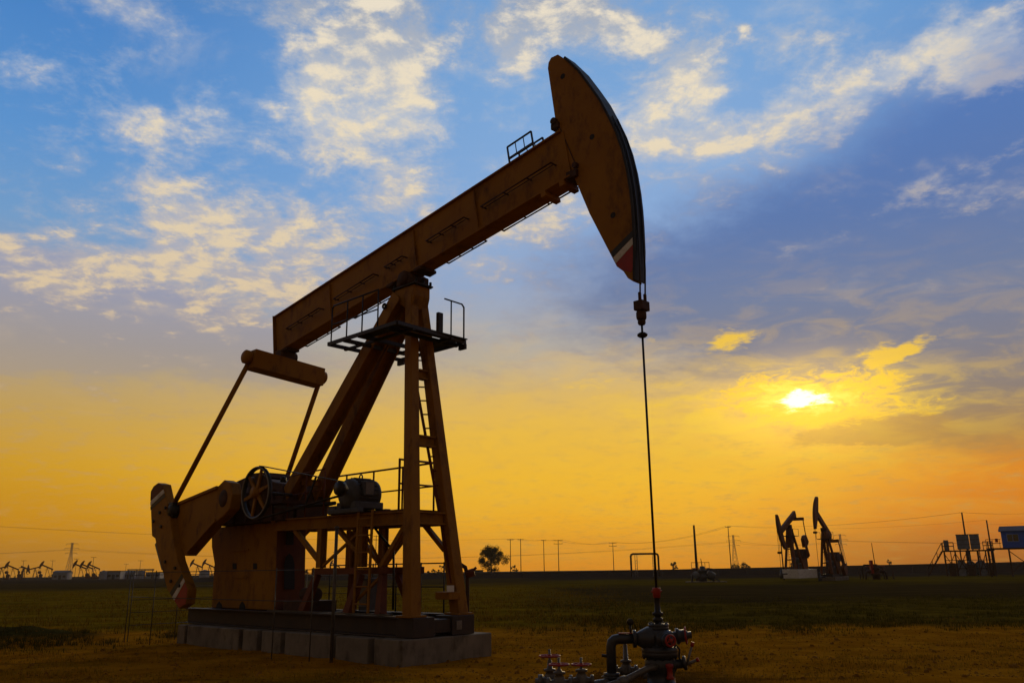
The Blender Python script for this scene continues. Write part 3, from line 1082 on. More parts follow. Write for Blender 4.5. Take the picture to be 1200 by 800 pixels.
# platform round the top of the post
ZP = 6.33
PU0, PU1, PW0, PW1 = -2.62, -.30, -1.06, .94
pf = MB()
for p, q in (((PU0, PW0), (PU1, PW0)), ((PU0, PW1), (PU1 - .25, PW1)), ((PU0, PW0), (PU0, PW1)), ((PU1, PW0), (PU1 - .15, PW1))):
    pf.bar((*p, ZP), (*q, ZP), .05, .075)
plat = pf.build('top_platform', M['rail'], unit)
jj = MB()
for u in (-2.05, -1.55, -.72):
    jj.bar((u, PW0, ZP - .02), (u, PW1, ZP - .02), .06, .08)
for w in (-.62, .42):
    jj.bar((PU0, w, ZP - .045), (PU1, w, ZP - .045), .06, .05)
jj.bx(-.68, -.34, -.9, .9, ZP + .03, ZP + .05)
jj.bx(-1.5, -.7, .47, .9, ZP + .03, ZP + .05)
jj.bx(-1.6, -.7, -1.0, -.66, ZP + .03, ZP + .05)
for u, w in ((-.5, .9), (-2.5, .85)):
    jj.bar((u, w, ZP - .05), (u, w, ZP - .16), .06, .2, (1, 0, 0))
jj.build('platform_deck', M['rail'], plat)
r = MB()
for u in (-2.55, -2.0, -1.47, -.95):
    r.tube((u, PW0 + .02, ZP), (u, PW0 + .02, ZP + .82), .017, 6)
r.path([(-2.55, PW0 + .02, ZP + .78), (-2.5, PW0 + .02, ZP + .84), (-.95, PW0 + .02, ZP + .84)], .018, 6)
r.tube((-2.55, PW0 + .02, ZP + .42), (-.95, PW0 + .02, ZP + .42), .014, 6)
r.build('platform_railing', M['rail'], plat)
r = MB()
r.path([(PU1 - .12, .86, ZP), (PU1 - .12, .86, ZP + .76), (PU1 - .12, .80, ZP + .82), (PU1 - .10, .28, ZP + .82)], .018, 6)
r.tube((PU1 - .11, .48, ZP), (PU1 - .11, .48, ZP + .82), .016, 6)
r.build('platform_railing', M['rail'], plat)
MB().bx(-.78, -.70, .38, .52, ZP + .12, ZP + .62).build('junction_box', M['rail'], plat, .01)
tp = MB().ring((-1.62, -.36, 7.12), (0, 1, 0), .05, .025, 12)
tp.bar((-1.62, -.36, 7.12), (-1.5, -.2, 7.2), .03, .03)
tp.build('pulley_hook', DK, unit)

# guard fence of thin pipe round the unit, and a free-standing pipe
def fence_run(pts, label, group, rails=(1.08, 1.68, .55)):
    root = thing('pipe_fence', label, 'fence', W(*pts[0]), RZ, group)
    base = Vector((*pts[0], 0))
    L_ = [Vector((*p, 0)) - base for p in pts]
    for p in L_:
        MB().tube(p + Vector((0, 0, -.05)), p + Vector((0, 0, 1.70)), .012, 8).build('fence_post', M['grey_rail'], root)
    rl = MB()
    for z in rails:
        for p, q in zip(L_[:-1], L_[1:]):
            rl.tube(p + Vector((0, 0, z)), q + Vector((0, 0, z)), .009, 6)
    rl.build('fence_rails', M['grey_rail'], root)
    return root


fence_run([(-9.75, -1.72), (-8.35, -1.72), (-3.05, -1.72), (-2.1, -1.5)], 'thin grey pipe fence along the crank side of the concrete blocks', None, (1.08, 1.66))
fence_run([(-9.75, 2.0), (-7.6, 2.0), (-5.4, 2.0), (-3.0, 2.0)], 'thin pipe fence behind the big pumping unit', None, (.55, 1.1, 1.6))
fence_run([(-9.85, -1.6), (-9.85, -.4), (-9.85, .8), (-9.85, 1.9)], 'short pipe fence closing the tail end past the counterweights', None, (.4, .7, 1.0, 1.3, 1.6))
pp = thing('pipe_post', 'tall bare grey pipe post standing against the concrete blocks', 'post', ground(388, 776))
MB().tube((0, 0, -.1), (0, 0, 2.42), .032, 10).build('post_tube', M['grey_rail'], pp)
MB().lathe([(.034, 0), (.045, .01), (.045, .05), (0, .06)], (0, 0, 2.40), n=10).build('post_cap', M['grey_rail'], pp)
st = thing('standpipe', 'dark bent standpipe with a valve behind the motor stand', 'pipe', W(-2.1, 2.6))
b = MB().path([(0, 0, -.1), (0, 0, 1.5), (-.05, 0, 1.68), (-.18, 0, 1.76), (-.42, 0, 1.78)], .045, 10)
b.build('bent_pipe', M['rust'], st)
b = MB().lathe([(0, -.1), (.09, -.1), (.09, .1), (0, .1)], (0.06, 0, 1.55), (1, 0, .3), 12)
b.tube((.1, 0, 1.58), (.2, 0, 1.68), .03, 8)
b.build('valve', M['shade_and_red_paint'], st)

# ------------------------------------------------------------------ wellhead under the rod
BG, BP_, RDV = M['blue_grey'], M['bare_pipe'], M['red']
well = thing('wellhead', 'blue grey wellhead with red handwheels under the hanging rod', 'wellhead', W(4.70, 0, -.06))


def bolts_ring(b, c, axis, R, n, r=.016, h=.05):
    c, ax = Vector(c), Vector(axis).normalized()
    up = Vector((1, 0, 0)) if abs(ax.x) < .9 else Vector((0, 1, 0))
    a = ax.cross(up).normalized()
    d = ax.cross(a)
    for i in range(n):
        t = 2 * pi * i / n
        p = c + (a * cos(t) + d * sin(t)) * R
        b.tube(p - ax * h / 2, p + ax * h / 2, r, 6)


def wheel(parent, c, axis, R, m_=None, r=.013, spokes=4, name='handwheel'):
    ax = Vector(axis).normalized()
    up = Vector((1, 0, 0)) if abs(ax.x) < .9 else Vector((0, 1, 0))
    a = ax.cross(up).normalized()
    d = ax.cross(a)
    b = MB().ring(c, ax, R, r, 28, 8)
    for i in range(spokes):
        t = 2 * pi * i / spokes + .4
        b.bar(Vector(c), Vector(c) + (a * cos(t) + d * sin(t)) * R, .018, .014, ax)
    b.lathe([(0, -.02), (.03, -.02), (.03, .02), (0, .02)], c, ax, 12)
    return b.build(name, m_ or RDV, parent)


b = MB().lathe([(0, -.1), (.30, -.1), (.30, .02), (.21, .05), (.20, .18), (.23, .24), (.23, .36), (.20, .41)], n=28)
body = b.build('casing_head', BG, well)
b = MB().lathe([(.20, .405), (.265, .41), (.265, .47), (.262, .475), (.265, .48), (.265, .54), (.19, .55), (.165, .60), (.185, .66), (.20, .70), (.19, .76), (.15, .79)], n=28)
bolts_ring(b, (0, 0, .475), (0, 0, 1), .235, 12, .017, .19)
b.build('tubing_head', BG, well)
b = MB().lathe([(0, .785), (.155, .785), (.155, .825), (.15, .83), (.155, .835), (.155, .872), (0, .872)], n=24)
bolts_ring(b, (0, 0, .83), (0, 0, 1), .13, 8, .014, .13)
b.build('top_flange', BG, well)
b = MB().lathe([(.05, .87), (.05, .90), (.075, .905), (.075, .95), (.05, .955), (.05, .985), (.082, .99), (.082, 1.03), (.045, 1.04), (.043, 1.24), (.05, 1.25)], n=20)
b.build('stuffing_box', DK, well)
b = MB().lathe([(.045, 1.24), (.056, 1.25), (.062, 1.36), (.056, 1.385), (.022, 1.385)], n=20)
b.tube((-.08, 0, 1.33), (.08, 0, 1.33), .014, 8)
b.build('packing_gland', RDV, well)
b = MB().lathe([(.17, 0), (.17, .08), (.11, .2), (.085, .24)], (-.10, -.02, .665), (-1, 0, 0), 22)
b.lathe([(0, 0), (.125, 0), (.125, .045), (0, .045)], (-.345, -.02, .665), (-1, 0, 0), 20)
b.path([(-.34, -.02, .668), (-.60, -.02, .665), (-.66, -.02, .655), (-.705, -.02, .62), (-.72, -.02, .56), (-.725, -.02, .10)], .072, 16)
b.lathe([(0, 0), (.12, 0), (.12, .04), (.115, .045), (.12, .05), (.12, .09), (0, .09)], (-.724, -.02, .20), (0, 0, -1), 20)
b.build('flow_arm', BG, well)
b = MB().path([(-.725, -.02, .09), (-.80, -.08, .07), (-1.02, -.28, .07), (-1.42, -.62, .06)], .062, 14)
b.build('flow_pipe', BP_, well)
b = MB().path([(-.05, -.16, .30), (-.22, -.22, .27), (-.62, -.44, .13), (-1.15, -.74, .02)], .048, 14)
b.lathe([(0, -.06), (.07, -.06), (.07, .06), (0, .06)], (-.62, -.44, .13), (-.4, -.22, -.14), 14)
b.build('bleed_pipe', BP_, well)
# side valve with an upright wheel
b = MB().lathe([(.10, 0), (.10, .06), (.07, .08), (.07, .13), (.115, .135), (.115, .17), (.09, .19), (.085, .28), (.05, .31), (.05, .36), (0, .36)], (.12, 0, .68), (1, 0, .08), 18)
v = b.build('side_valve', BG, well)
wheel(v, (.40, 0, .70), (1, -.25, .08), .115)
MB().tube((.30, 0, .695), (.47, 0, .708), .014, 8).build('valve_stem', DK, v)
b = MB().lathe([(.11, 0), (.11, .05), (.07, .07), (.07, .16), (.10, .165), (.10, .2), (0, .2)], (0.02, -.15, .66), (.35, -1, 0), 18)
v = b.build('front_valve', BG, well)
wheel(v, (.10, -.39, .66), (.35, -1, 0), .075, None, .016)
b = MB().lathe([(0, 0), (.05, 0), (.055, .03), (.04, .05), (.04, .15), (.055, .17), (.055, .21), (0, .22)], (.09, -.23, .12), (0, 0, 1), 14)
b.build('red_bonnet', RDV, well)
b = MB().lathe([(.10, 0), (.10, .06), (.065, .08), (.065, .18), (.10, .19), (.10, .23), (0, .23)], (.14, -.05, .30), (1, -.3, .15), 18)
b.build('lower_outlet', BG, well)
b = MB().tube((.36, -.12, .30), (.45, -.14, .56), .018, 10)
b.tube((.34, -.1, .30), (.50, -.16, .37), .022, 10)
lv_ = b.build('lever_arm', M['plate'], well)
b = MB().tube((.45, -.14, .56), (.468, -.144, .62), .026, 10)
b.tube((.50, -.16, .37), (.535, -.17, .385), .03, 10)
b.build('lever_grip', RDV, lv_)
b = MB().path([(.20, -.1, .6), (.27, -.12, .52), (.26, -.12, .40), (.30, -.12, .33)], .014, 8)
b.build('small_hose', DK, well)
b = MB().tube((-.42, -.02, .735), (-.42, -.02, .85), .016, 8)
b.lathe([(0, -.02), (.05, -.02), (.05, .02), (0, .02)], (-.42, -.02, .90), (0, 1, 0), 16)
g_ = b.build('pressure_gauge', DK, well)
b = MB().bx(-.60, -.40, -.07, .03, .742, .752)
b.build('pipe_clamp', RDV, well)
b = MB().tube((-.725, -.02, .42), (-.86, -.02, .44), .022, 8)
b.build('sample_cock', DK, well)


def gate_valve(parent, loc, h, R, ax=(1, 0, 0)):
    loc = Vector(loc)
    b = MB().lathe([(0, -.17), (.085, -.17), (.085, -.13), (.05, -.12), (.06, -.06), (.085, 0), (.06, .06), (.05, .12), (.085, .13), (.085, .17), (0, .17)], loc, ax, 18)
    b.lathe([(.085, -.02), (.075, .08), (.05, .12), (.085, .125), (.085, .155), (.04, .165), (.03, h - .06), (.018, h - .05), (.018, h + .09), (0, h + .09)], loc, (0, 0, 1), 18)
    v = b.build('gate_valve', BP_, parent)
    wheel(v, loc + Vector((0, 0, h)), (0, 0, 1), R)
    return v


def wz_(px, py, Y):
    return at(px, py, Y)


man = thing('valve_manifold', 'cluster of worn grey gate valves with red handwheels beside the wellhead', 'valves', (at(655, 790, 12.55).x, 12.55, 0))
mo_ = Vector(man.location)
for px, py, Y, R in ((644, 768, 12.7, .145), (655, 778, 12.35, .135), (681, 778, 12.6, .135)):
    p = at(px, py, Y) - mo_
    gate_valve(man, (p.x, p.y, .09), p.z - .09, R)
p1 = W(4.70, 0) + Vector((-1.42, -.62, .06)) - mo_
b = MB().path([p1, (p1.x - .15, p1.y + .02, .07), (-.05, .10, .08), (-.33, .12, .075)], .055, 12)
b.build('manifold_pipe', BP_, man)
b = MB()
for k in (-.25, .02, .30):
    b.lathe([(0, -.03), (.09, -.03), (.09, .03), (0, .03)], (k, .12 - .08 * k, .085), (1, -.1, 0), 16)
b.build('pipe_flanges', BP_, man)
bv = thing('block_valve', 'low valve with a red handwheel in the dirt behind the bent flow arm', 'valve', W(4.70, 0) + Vector((-.44, .55, 0)))
gate_valve(bv, (0, 0, .10), .44, .11)
MB().tube((-.17, 0, .10), (-.4, 0, -.04), .05, 10).build('buried_pipe', BP_, bv)
MB().tube((.17, 0, .10), (.4, -.1, -.04), .05, 10).build('buried_pipe', BP_, bv)


# ------------------------------------------------------------------ smaller pumping units
def make_jack(label, tilt, crank_deg, group=None, pivot=6.1, fa=3.7, ba=2.8, base=None, fine=True):
    """x runs towards the horsehead; tilt > 0 lifts the horsehead."""
    root = thing('pumping_unit', label, 'pumpjack', (0, 0, 0), 0, group)
    J = M['far_jack']
    t = R_(tilt)
    ux, uz = Vector((cos(t), 0, sin(t))), Vector((-sin(t), 0, cos(t)))
    Pv = Vector((0, 0, pivot))
    s_ = MB()
    for w in (-.6, .6):
        s_.bx(-4.9, .9, w - .1, w + .1, .45, .75)
    for u in (-4.6, -3.2, -1.8, -.4, .75):
        s_.bx(u - .1, u + .1, -.7, .7, .46, .74)
    s_.build('skid', M['skid'], root)
    for sgn in (-1, 1):
        MB().bar((.7, sgn * .62, .75), (.05, sgn * .16, pivot - .3), .22, .24, (0, 1, 0)).build('front_leg', J, root)
        MB().bar((-2.1, sgn * .62, .75), (-.2, sgn * .16, pivot - .3), .2, .24, (0, 1, 0)).build('rear_leg', J, root)
    b = MB()
    for k in (.25, .5, .75):
        z = .75 + k * (pivot - 1.05)
        b.bar((.7 - .65 * k, -.62 + .46 * k, z), (.7 - .65 * k, .62 - .46 * k, z), .12, .12)
    b.build('cross_braces', J, root)
    b = MB().bx(-.3, .3, -.3, .3, pivot - .42, pivot - .16)
    b.tube((0, -.35, pivot - .1), (0, .35, pivot - .1), .13, 10)
    b.build('saddle_bearing', M['rust'], root)
    b = MB().bar(Pv - ux * ba + uz * .35, Pv + ux * (fa - .35) + uz * .35, .30, .66, uz)
    b.build('walking_beam', J, root)
    n = 12
    arc = []
    for i in range(n + 1):
        a = t + R_(-36 + 72 * i / n)
        arc.append((fa * cos(a), pivot + .3 + fa * sin(a)))
    bk0 = Pv + ux * (fa - 1.25) + uz * .95
    bk1 = Pv + ux * (fa - 1.05) - uz * .15
    prof = arc + [(arc[-1][0] - .32 * cos(t), arc[-1][1] - .2), (bk0.x + .2, bk0.z), (bk1.x, bk1.z), (arc[0][0] - .25 * cos(t), arc[0][1] + .05)]
    MB().prism(prof, -.15, .15).build('horsehead', J, root)
    T = Pv - ux * (ba - .15) - uz * .15
    b = MB().bx(T.x - .2, T.x + .2, -1.0, 1.0, T.z - .35, T.z)
    eq_ = b.build('equalizer', J, root)
    MB().bx(T.x - .12, T.x + .12, -.12, .12, T.z + .002, T.z + .16).build('tail_bearing', M['rust'], root)
    Cc = Vector((-3.2, 0, 2.75))
    ca = R_(crank_deg)
    pin = Cc + Vector((cos(ca), 0, sin(ca))) * 1.15
    for sgn in (-1, 1):
        MB().tube((T.x, sgn * .92, T.z - .2), (pin.x, sgn * 1.1, pin.z), .06, 8).build('pitman', J, root)
        d = Vector((cos(ca), 0, sin(ca)))
        c = MB().bar(Cc + Vector((0, sgn * .9, 0)) - d * .35, Cc + Vector((0, sgn * .9, 0)) + d * 2.0, .18, .42, (-d.z, 0, d.x)).build('crank', J, root)
        e = Vector((-d.z, 0, d.x))
        pr = [Cc + d * 1.05 + e * .3, Cc + d * 1.2 + e * .75, Cc + d * 2.2 + e * .55, Cc + d * 2.35, Cc + d * 2.2 - e * .55, Cc + d * 1.2 - e * .75, Cc + d * 1.05 - e * .3]
        MB().prism([(p.x, p.z) for p in pr], sgn * .9 - .2, sgn * .9 + .2).build('counterweight', J, c)
    b = MB().prism([(-4.1, .752), (-4.0, 2.2), (-2.4, 2.2), (-2.25, .752)], -.45, .45)
    tw_ = b.build('gearbox_tower', J, root)
    b = MB().prism([(-4.1, 2.202), (-4.1, 2.8), (-3.6, 3.3), (-2.8, 3.3), (-2.3, 2.8), (-2.3, 2.202)], -.6, .6)
    b.build('gear_reducer', M['rust'], root)
    b = MB().lathe([(0, -.4), (.3, -.35), (.3, .35), (0, .4)], (-1.2, 0, 2.0), (0, 1, 0), 14)
    b.bx(-1.7, -.7, -.5, .5, 1.5, 1.68)
    for u, w in ((-1.6, -.45), (-1.6, .45), (-.8, -.45), (-.8, .45)):
        b.bx(u - .06, u + .06, w - .06, w + .06, .752, 1.5)
    b.build('motor_stand', M['motor'], root)
    b = MB().bx(-1.0, .75, -.75, .75, pivot - 1.35, pivot - 1.28)
    for u, w in ((-1.0, -.75), (-1.0, .75), (.75, -.75), (.75, .75)):
        b.tube((u, w, pivot - 1.3), (u, w, pivot - .5), .025, 5)
    for w in (-.75, .75):
        b.tube((-1, w, pivot - .5), (.75, w, pivot - .5), .025, 5)
    b.build('top_platform', M['rail'], root)
    ld = MB()
    for k in (-.18, .18):
        ld.bar((.62, k, .8), (.12, k, pivot - 1.3), .04, .04)
    for i in range(14):
        q = (i + .5) / 14
        ld.tube((.62 - .5 * q, -.18, .8 + (pivot - 2.1) * q), (.62 - .5 * q, .18, .8 + (pivot - 2.1) * q), .02, 5)
    ld.build('ladder', J, root)
    xr = fa + .04
    zr = pivot + .3
    MB().tube((xr, 0, .9), (xr, 0, min(zr, arc[0][1] - .5)), .025, 6).build('polished_rod', M['rope'], root)
    MB().bx(xr - .12, xr + .12, -.2, .2, min(zr, arc[0][1] - .5), min(zr, arc[0][1] - .5) + .25).build('carrier_bar', M['rust'], root)
    b = MB()
    for w in (-.07, .07):
        b.tube((xr, w, min(zr, arc[0][1] - .5) + .2), (xr, w, max(zr, arc[0][1])), .02, 5)
    b.build('bridle_cable', M['rope'], root)
    b = MB().lathe([(0, -.05), (.2, -.05), (.2, .5), (.12, .55), (.12, .9), (.05, .95), (0, 1.1)], (xr, 0, 0), n=12)
    b.tube((xr, 0, .45), (xr, .7, .45), .07, 8)
    b.build('well_spool', M['blue_grey'], root)
    return root


def place(o, px, Y, rz, z=0.0, scale=None):
    p = at(px, 645, Y)
    o.location = (p.x, Y, z)
    o.rotation_euler = (0, 0, rz)
    if scale:
        o.scale = (scale,) * 3
    return o


def facing(deg):        # heading of the horsehead: 0 = straight at the camera side, + = turned towards the west
    a = R_(deg)
    return math.atan2(-cos(a), -sin(a))


j1 = place(make_jack('reddish pumpjack with its horsehead down on the white concrete footing', -24, 62), 927, 99, facing(38), .45, .96)
j2 = place(make_jack('reddish pumpjack with its horsehead raised high beside the lowered one', 27, 245), 968, 103, facing(35))
for j, c in ((j1, 'white concrete footing under the pumpjack with the lowered horsehead'), (j2, 'low grey concrete footing under the pumpjack with the raised horsehead')):
    f_ = MB().bx(-5.1, 1.1, -1.0, 1.0, -.1, .445 if j is j2 else .9)
    o = f_.build('concrete_footing', M['white'] if j is j1 else M['concrete'], None, .03)
    o.location, o.rotation_euler = j.location, j.rotation_euler
    tag(o, c, 'foundation')

# far row of units on the western horizon
up1 = make_jack('tiny distant pumpjack with raised horsehead west of the lattice mast', 24, 235, 'distant pumpjacks with raised horseheads')
dn1 = make_jack('tiny distant pumpjack with lowered horsehead among grey tanks', -14, 60, 'distant pumpjacks with lowered horseheads')
FAR = [(18, 345, 60, 1), (58, 350, 62, 1), (97, 340, 66, 1), (105, 352, 66, 1), (113, 362, 66, 1), (233, 350, 60, 1), (247, 350, 60, 1), (394, 420, 60, 1),
       (5, 350, 70, 0), (31, 352, -62, 0), (44, 380, 75, 0)]
fl = {1: 'tiny distant pumpjack with its horsehead raised on the far horizon', 0: 'tiny distant pumpjack with its horsehead lowered on the far horizon'}
first = {1: up1, 0: dn1}
used = {0: False, 1: False}
for px, Y, fdeg, k in FAR:
    o = first[k] if not used[k] else copy_tree(first[k])
    used[k] = True
    o['label'] = fl[k]
    place(o, px, Y * 1.25, facing(fdeg), -0.5)


# ------------------------------------------------------------------ poles, pylons, wires
POLE = {}


def pole(key, px, ytop, Y, label, arms=1, armw=1.6, r=.13, group=None, lean=0.0, turn=0.0):
    base = at(px, ytop, Y)
    H = base.z
    lean = 0.0
    o = thing('utility_pole', label, 'pole', (base.x, Y, 0), turn, group)
    MB().tube((0, 0, -.3), (lean, 0, H), r, 8, r * .65).build('pole_shaft', M['pole'], o)
    for k in range(arms):
        z = H - .25 - .95 * k
        a = MB().bar((lean - armw / 2, 0, z), (lean + armw / 2, 0, z), .12, .12)
        a.build('crossarm', M['pole'], o)
        n = MB()
        for x in (-armw / 2 + .1, 0, armw / 2 - .1):
            n.lathe([(0, .06), (.05, .07), (.06, .14), (.03, .2), (.05, .24), (0, .28)], (lean + x, 0, z), n=8)
        n.build('insulators', M['pole'], o)
    POLE[key] = (Vector((base.x + lean, Y, H - .1)), armw, turn)
    return o


pole('a', 598, 631, 240, 'weathered pole just beside the bushy tree', 1, 1.7)
pole('b', 610, 631, 246, 'pole standing close behind the one nearest the bushy tree', 1, 1.7)
pole('c', 637, 632, 262, 'slim pole with a short single crossarm between the bushy tree and the pipe arch', 1, 1.4)
pole('d', 654, 632, 255, 'pole with two stacked crossarms between the bushy tree and the pipe arch', 2, 2.6)
pole('e', 718, 635, 275, 'pole with a double crossarm standing west of the pipe arch', 2, 2.4)
pole('f', 853, 616, 205, 'slim pole in front of the faint lattice mast east of the small wellhead', 1, 1.2)
pole('g', 813, 615, 106, 'thick leaning pole rising beside the small blue wellhead', 0, 1.2, .18, None, -.35)
pole('h', 914, 624, 112, 'bare thin pole just behind the lowered pumpjack', 0, 1.0, .10)
pole('i', 1127, 600, 140, 'leaning pole rising behind the raised grey tanks', 0, 1.0, .17, None, -.45)
pole('k', 1156, 609, 136, 'leaning pole between the grey tanks and the blue cabin', 0, 1.0, .15, None, -.6)
pole('l', 441, 627, 250, 'far pole seen through the motor stand of the big unit', 2, 1.6)
pole('m', 454, 640, 300, 'thin far pole beside the standpipe behind the big unit', 1, 1.2)
# the wires run on to poles that stand beyond both edges of the picture
POLE['z'] = (at(1330, 590, 110), 1.2, 0)
POLE['y'] = (at(-70, 613, 150), 1.6, 0)
for i, (px, yt, Y) in enumerate(((28, 656, 390), (62, 656, 395), (90, 654, 392), (110, 652, 380), (165, 656, 385), (148, 660, 430), (196, 658, 410), (394, 646, 300))):
    pole('w%d' % i, px, yt, Y, 'short far pole rising among the distant pumpjacks and tanks', 1, 2.2, .12, 'far poles among the distant pumpjacks')


def wire(p, q, sag, r, label, group):
    p, q = Vector(p), Vector(q)
    pts = []
    n = 16
    for i in range(n + 1):
        t = i / n
        v = p.lerp(q, t)
        v.z -= sag * 4 * t * (1 - t)
        pts.append(v)
    o = MB().path([v - p for v in pts], r, 5).build('overhead_wire', M['wire'])
    o.location = p
    return tag(o, label, 'wire', group)


def span(a, b, offs, sag, r, what, dz=0.0):
    (p, wa, _), (q, wb, _) = POLE[a], POLE[b]
    for k in offs:
        wire(p + Vector((k * (wa / 2 - .1), 0, .1 + dz)), q + Vector((k * (wb / 2 - .1), 0, .1 + dz)), sag, r, 'overhead wire ' + what, 'wires ' + what)


span('y', 'a', (-1, 1), 1.4, .011, 'reaching from the western edge to the bushy tree')
span('b', 'c', (-1, 1), .4, .02, 'between the poles near the bushy tree')
span('a', 'b', (-1, 1), .1, .02, 'joining the twin poles beside the bushy tree')
span('d', 'e', (-1, 1), .9, .022, 'crossing behind the hanging rod')
span('c', 'd', (-1, 1), .3, .022, 'joining the slim pole and the double armed pole')
span('e', 'f', (-1, 1), 1.6, .022, 'passing over the pipe arch')
span('f', 'i', (0, 1), 1.0, .010, 'passing behind the two reddish pumpjacks')
span('f', 'k', (0,), 1.0, .010, 'strung low towards the grey tanks')
span('i', 'z', (-1, 0), .7, .009, 'running out over the blue cabin')
span('k', 'z', (0,), .5, .009, 'running low over the blue cabin', -.7)


def pylon(key, px, ytop, Y, label):
    base = at(px, ytop, Y)
    H = base.z
    o = thing('lattice_pylon', label, 'pylon', (base.x, Y, -.3))
    b = MB()
    wb, wt = H * .095, H * .02
    lv_n = 9
    def wd(z):
        k = z / H
        return wb + (wt - wb) * min(1, k / .75) if k < .75 else wt
    for sx in (-1, 1):
        for sy in (-1, 1):
            zs = [0, H * .75, H]
            for z0, z1 in zip(zs[:-1], zs[1:]):
                b.bar((sx * wd(z0), sy * wd(z0), z0), (sx * wd(z1), sy * wd(z1), z1), .16, .16)
    z = 0
    st_ = H * .17
    while z < H - .5:
        z1 = min(H, z + st_)
        for sy in (-1, 1):
            b.bar((-wd(z), sy * wd(z), z), (wd(z1), sy * wd(z1), z1), .1, .1)
            b.bar((wd(z), sy * wd(z), z), (-wd(z1), sy * wd(z1), z1), .1, .1)
            b.bar((sy * wd(z), -wd(z), z), (sy * wd(z1), wd(z1), z1), .1, .1)
        z = z1
        st_ = max(st_ * .82, H * .05)
    b.build('lattice_tower', M['lattice'], o)
    for k, wl in ((.97, .17), (.84, .21), (.71, .17)):
        c = MB()
        for sy in (-1, 1):
            c.bar((sy * wt, 0, H * k + .5), (sy * H * wl, 0, H * k), .12, .12)
            c.bar((sy * wt, 0, H * k - .3), (sy * H * wl, 0, H * k), .12, .12)
            c.tube((sy * H * wl, 0, H * k), (sy * H * wl, 0, H * k - 1.2), .08, 5)
        c.build('crossarm', M['lattice'], o)
    POLE[key] = (Vector((base.x, Y, H * .84 - 1.2)), H * .42, 0)
    return o


pylon('p1', 85, 635, 620, 'pale lattice pylon rising among the distant western pumpjacks')
pylon('p2', 859, 626, 640, 'faint lattice pylon just east of the slim pole')
pylon('p3', 984, 625, 640, 'faint lattice pylon beside the raised reddish pumpjack')
POLE['p0'] = (POLE['p1'][0] + Vector((-330, 10, 3)), 11.0, 0)
POLE['p4'] = (POLE['p3'][0] + Vector((300, -120, 4)), 11.0, 0)
span('p2', 'p3', (-1, 1), 3.0, .05, 'hung between the two faint eastern pylons')
span('p3', 'p4', (-1, 1), 6.0, .05, 'hung from the pylon beside the raised pumpjack')
span('p1', 'p2', (-1, 1), 9.0, .05, 'hung across the whole horizon from pylon to pylon')
span('p0', 'p1', (-1, 1), 5.0, .05, 'hung west of the pale pylon')

# ------------------------------------------------------------------ pipe arch over the track
pa = thing('pipe_arch', 'dark pipe bent into a tall arch behind the hanging rod', 'pipe', (at(756, 667, 185).x, 185, 0))
kx = px_at(185)
hw, ht = 15 * kx, at(756, 648.5, 185).z
b = MB().path([(-hw, 0, -.2), (-hw, 0, ht - .5), (-hw + .15, 0, ht - .15), (-hw + .5, 0, ht), (hw - .5, 0, ht), (hw - .15, 0, ht - .15), (hw, 0, ht - .5), (hw, 0, -.2)], .21, 10)
b.build('arched_pipe', M['pole'], pa)
for x in (-hw + 1.1, hw - 1.0):
    b = MB()
    for k in (-.22, .22):
        b.bar((x + k, 0, -.2), (x + k, 0, ht - .2), .1, .1)
    for i in range(6):
        b.bar((x - .22, 0, .4 + i * .55), (x + .22, 0, .7 + i * .55), .06, .06)
    b.build('support_frame', M['lattice'], pa)

# long pipeline on low supports beside the levee
pl = thing('pipeline', 'long thin dark pipeline on short posts along the levee', 'pipeline', (0, 0, 0))
b = MB().path([(-42, 187.5, 0.95), (20, 188.5, 1.15), (80, 189.5, 1.7), (200, 192, 2.2)], .13, 8)
b.build('pipe_run', M['pole'], pl)
for i in range(40):
    x = -41 + i * 6.1
    MB().bx(x - .07, x + .07, 187.4 + .0185 * (x + 42), 187.6 + .0185 * (x + 42), -.2, .85 + max(0, x * .0072)).build('pipe_support', M['pole'], pl)


# ------------------------------------------------------------------ small wellheads in the field
def small_well(name, label, px, Y, m_, mast, sx=1.0):
    o = thing(name, label, 'wellhead', (at(px, 667, Y).x, Y, 0))
    b = MB().lathe([(0, -.1), (.45, -.1), (.45, .5), (.6, .52), (.6, .68), (.4, .7), (.4, 1.2), (.55, 1.22), (.55, 1.36), (.3, 1.4), (.3, 1.8), (0, 1.85)], n=16)
    b.build('well_body', m_, o)
    MB().tube((0, 0, 1.8), (-.1, 0, mast), .06, 8, .035).build('mast', M['rust'], o)
    b = MB()
    b.path([(.4, 0, .9), (1.0, 0, .95), (1.25, 0, .8), (1.3, 0, -.1)], .12, 8)
    b.path([(-.4, 0, .9), (-1.0, 0, .95), (-1.25, 0, .8), (-1.3, 0, -.1)], .12, 8)
    b.build('side_pipes', m_, o)
    for x in (-.85, .85):
        b = MB().lathe([(0, -.25), (.2, -.25), (.25, 0), (.2, .25), (0, .25)], (x, 0, .95), (1, 0, 0), 12)
        b.tube((x, 0, 1.0), (x, 0, 1.6), .05, 8)
        v_ = b.build('side_valve', m_, o)
        wheel(v_, (x, 0, 1.55), (0, 0, 1), .3, None, .035)
    return o


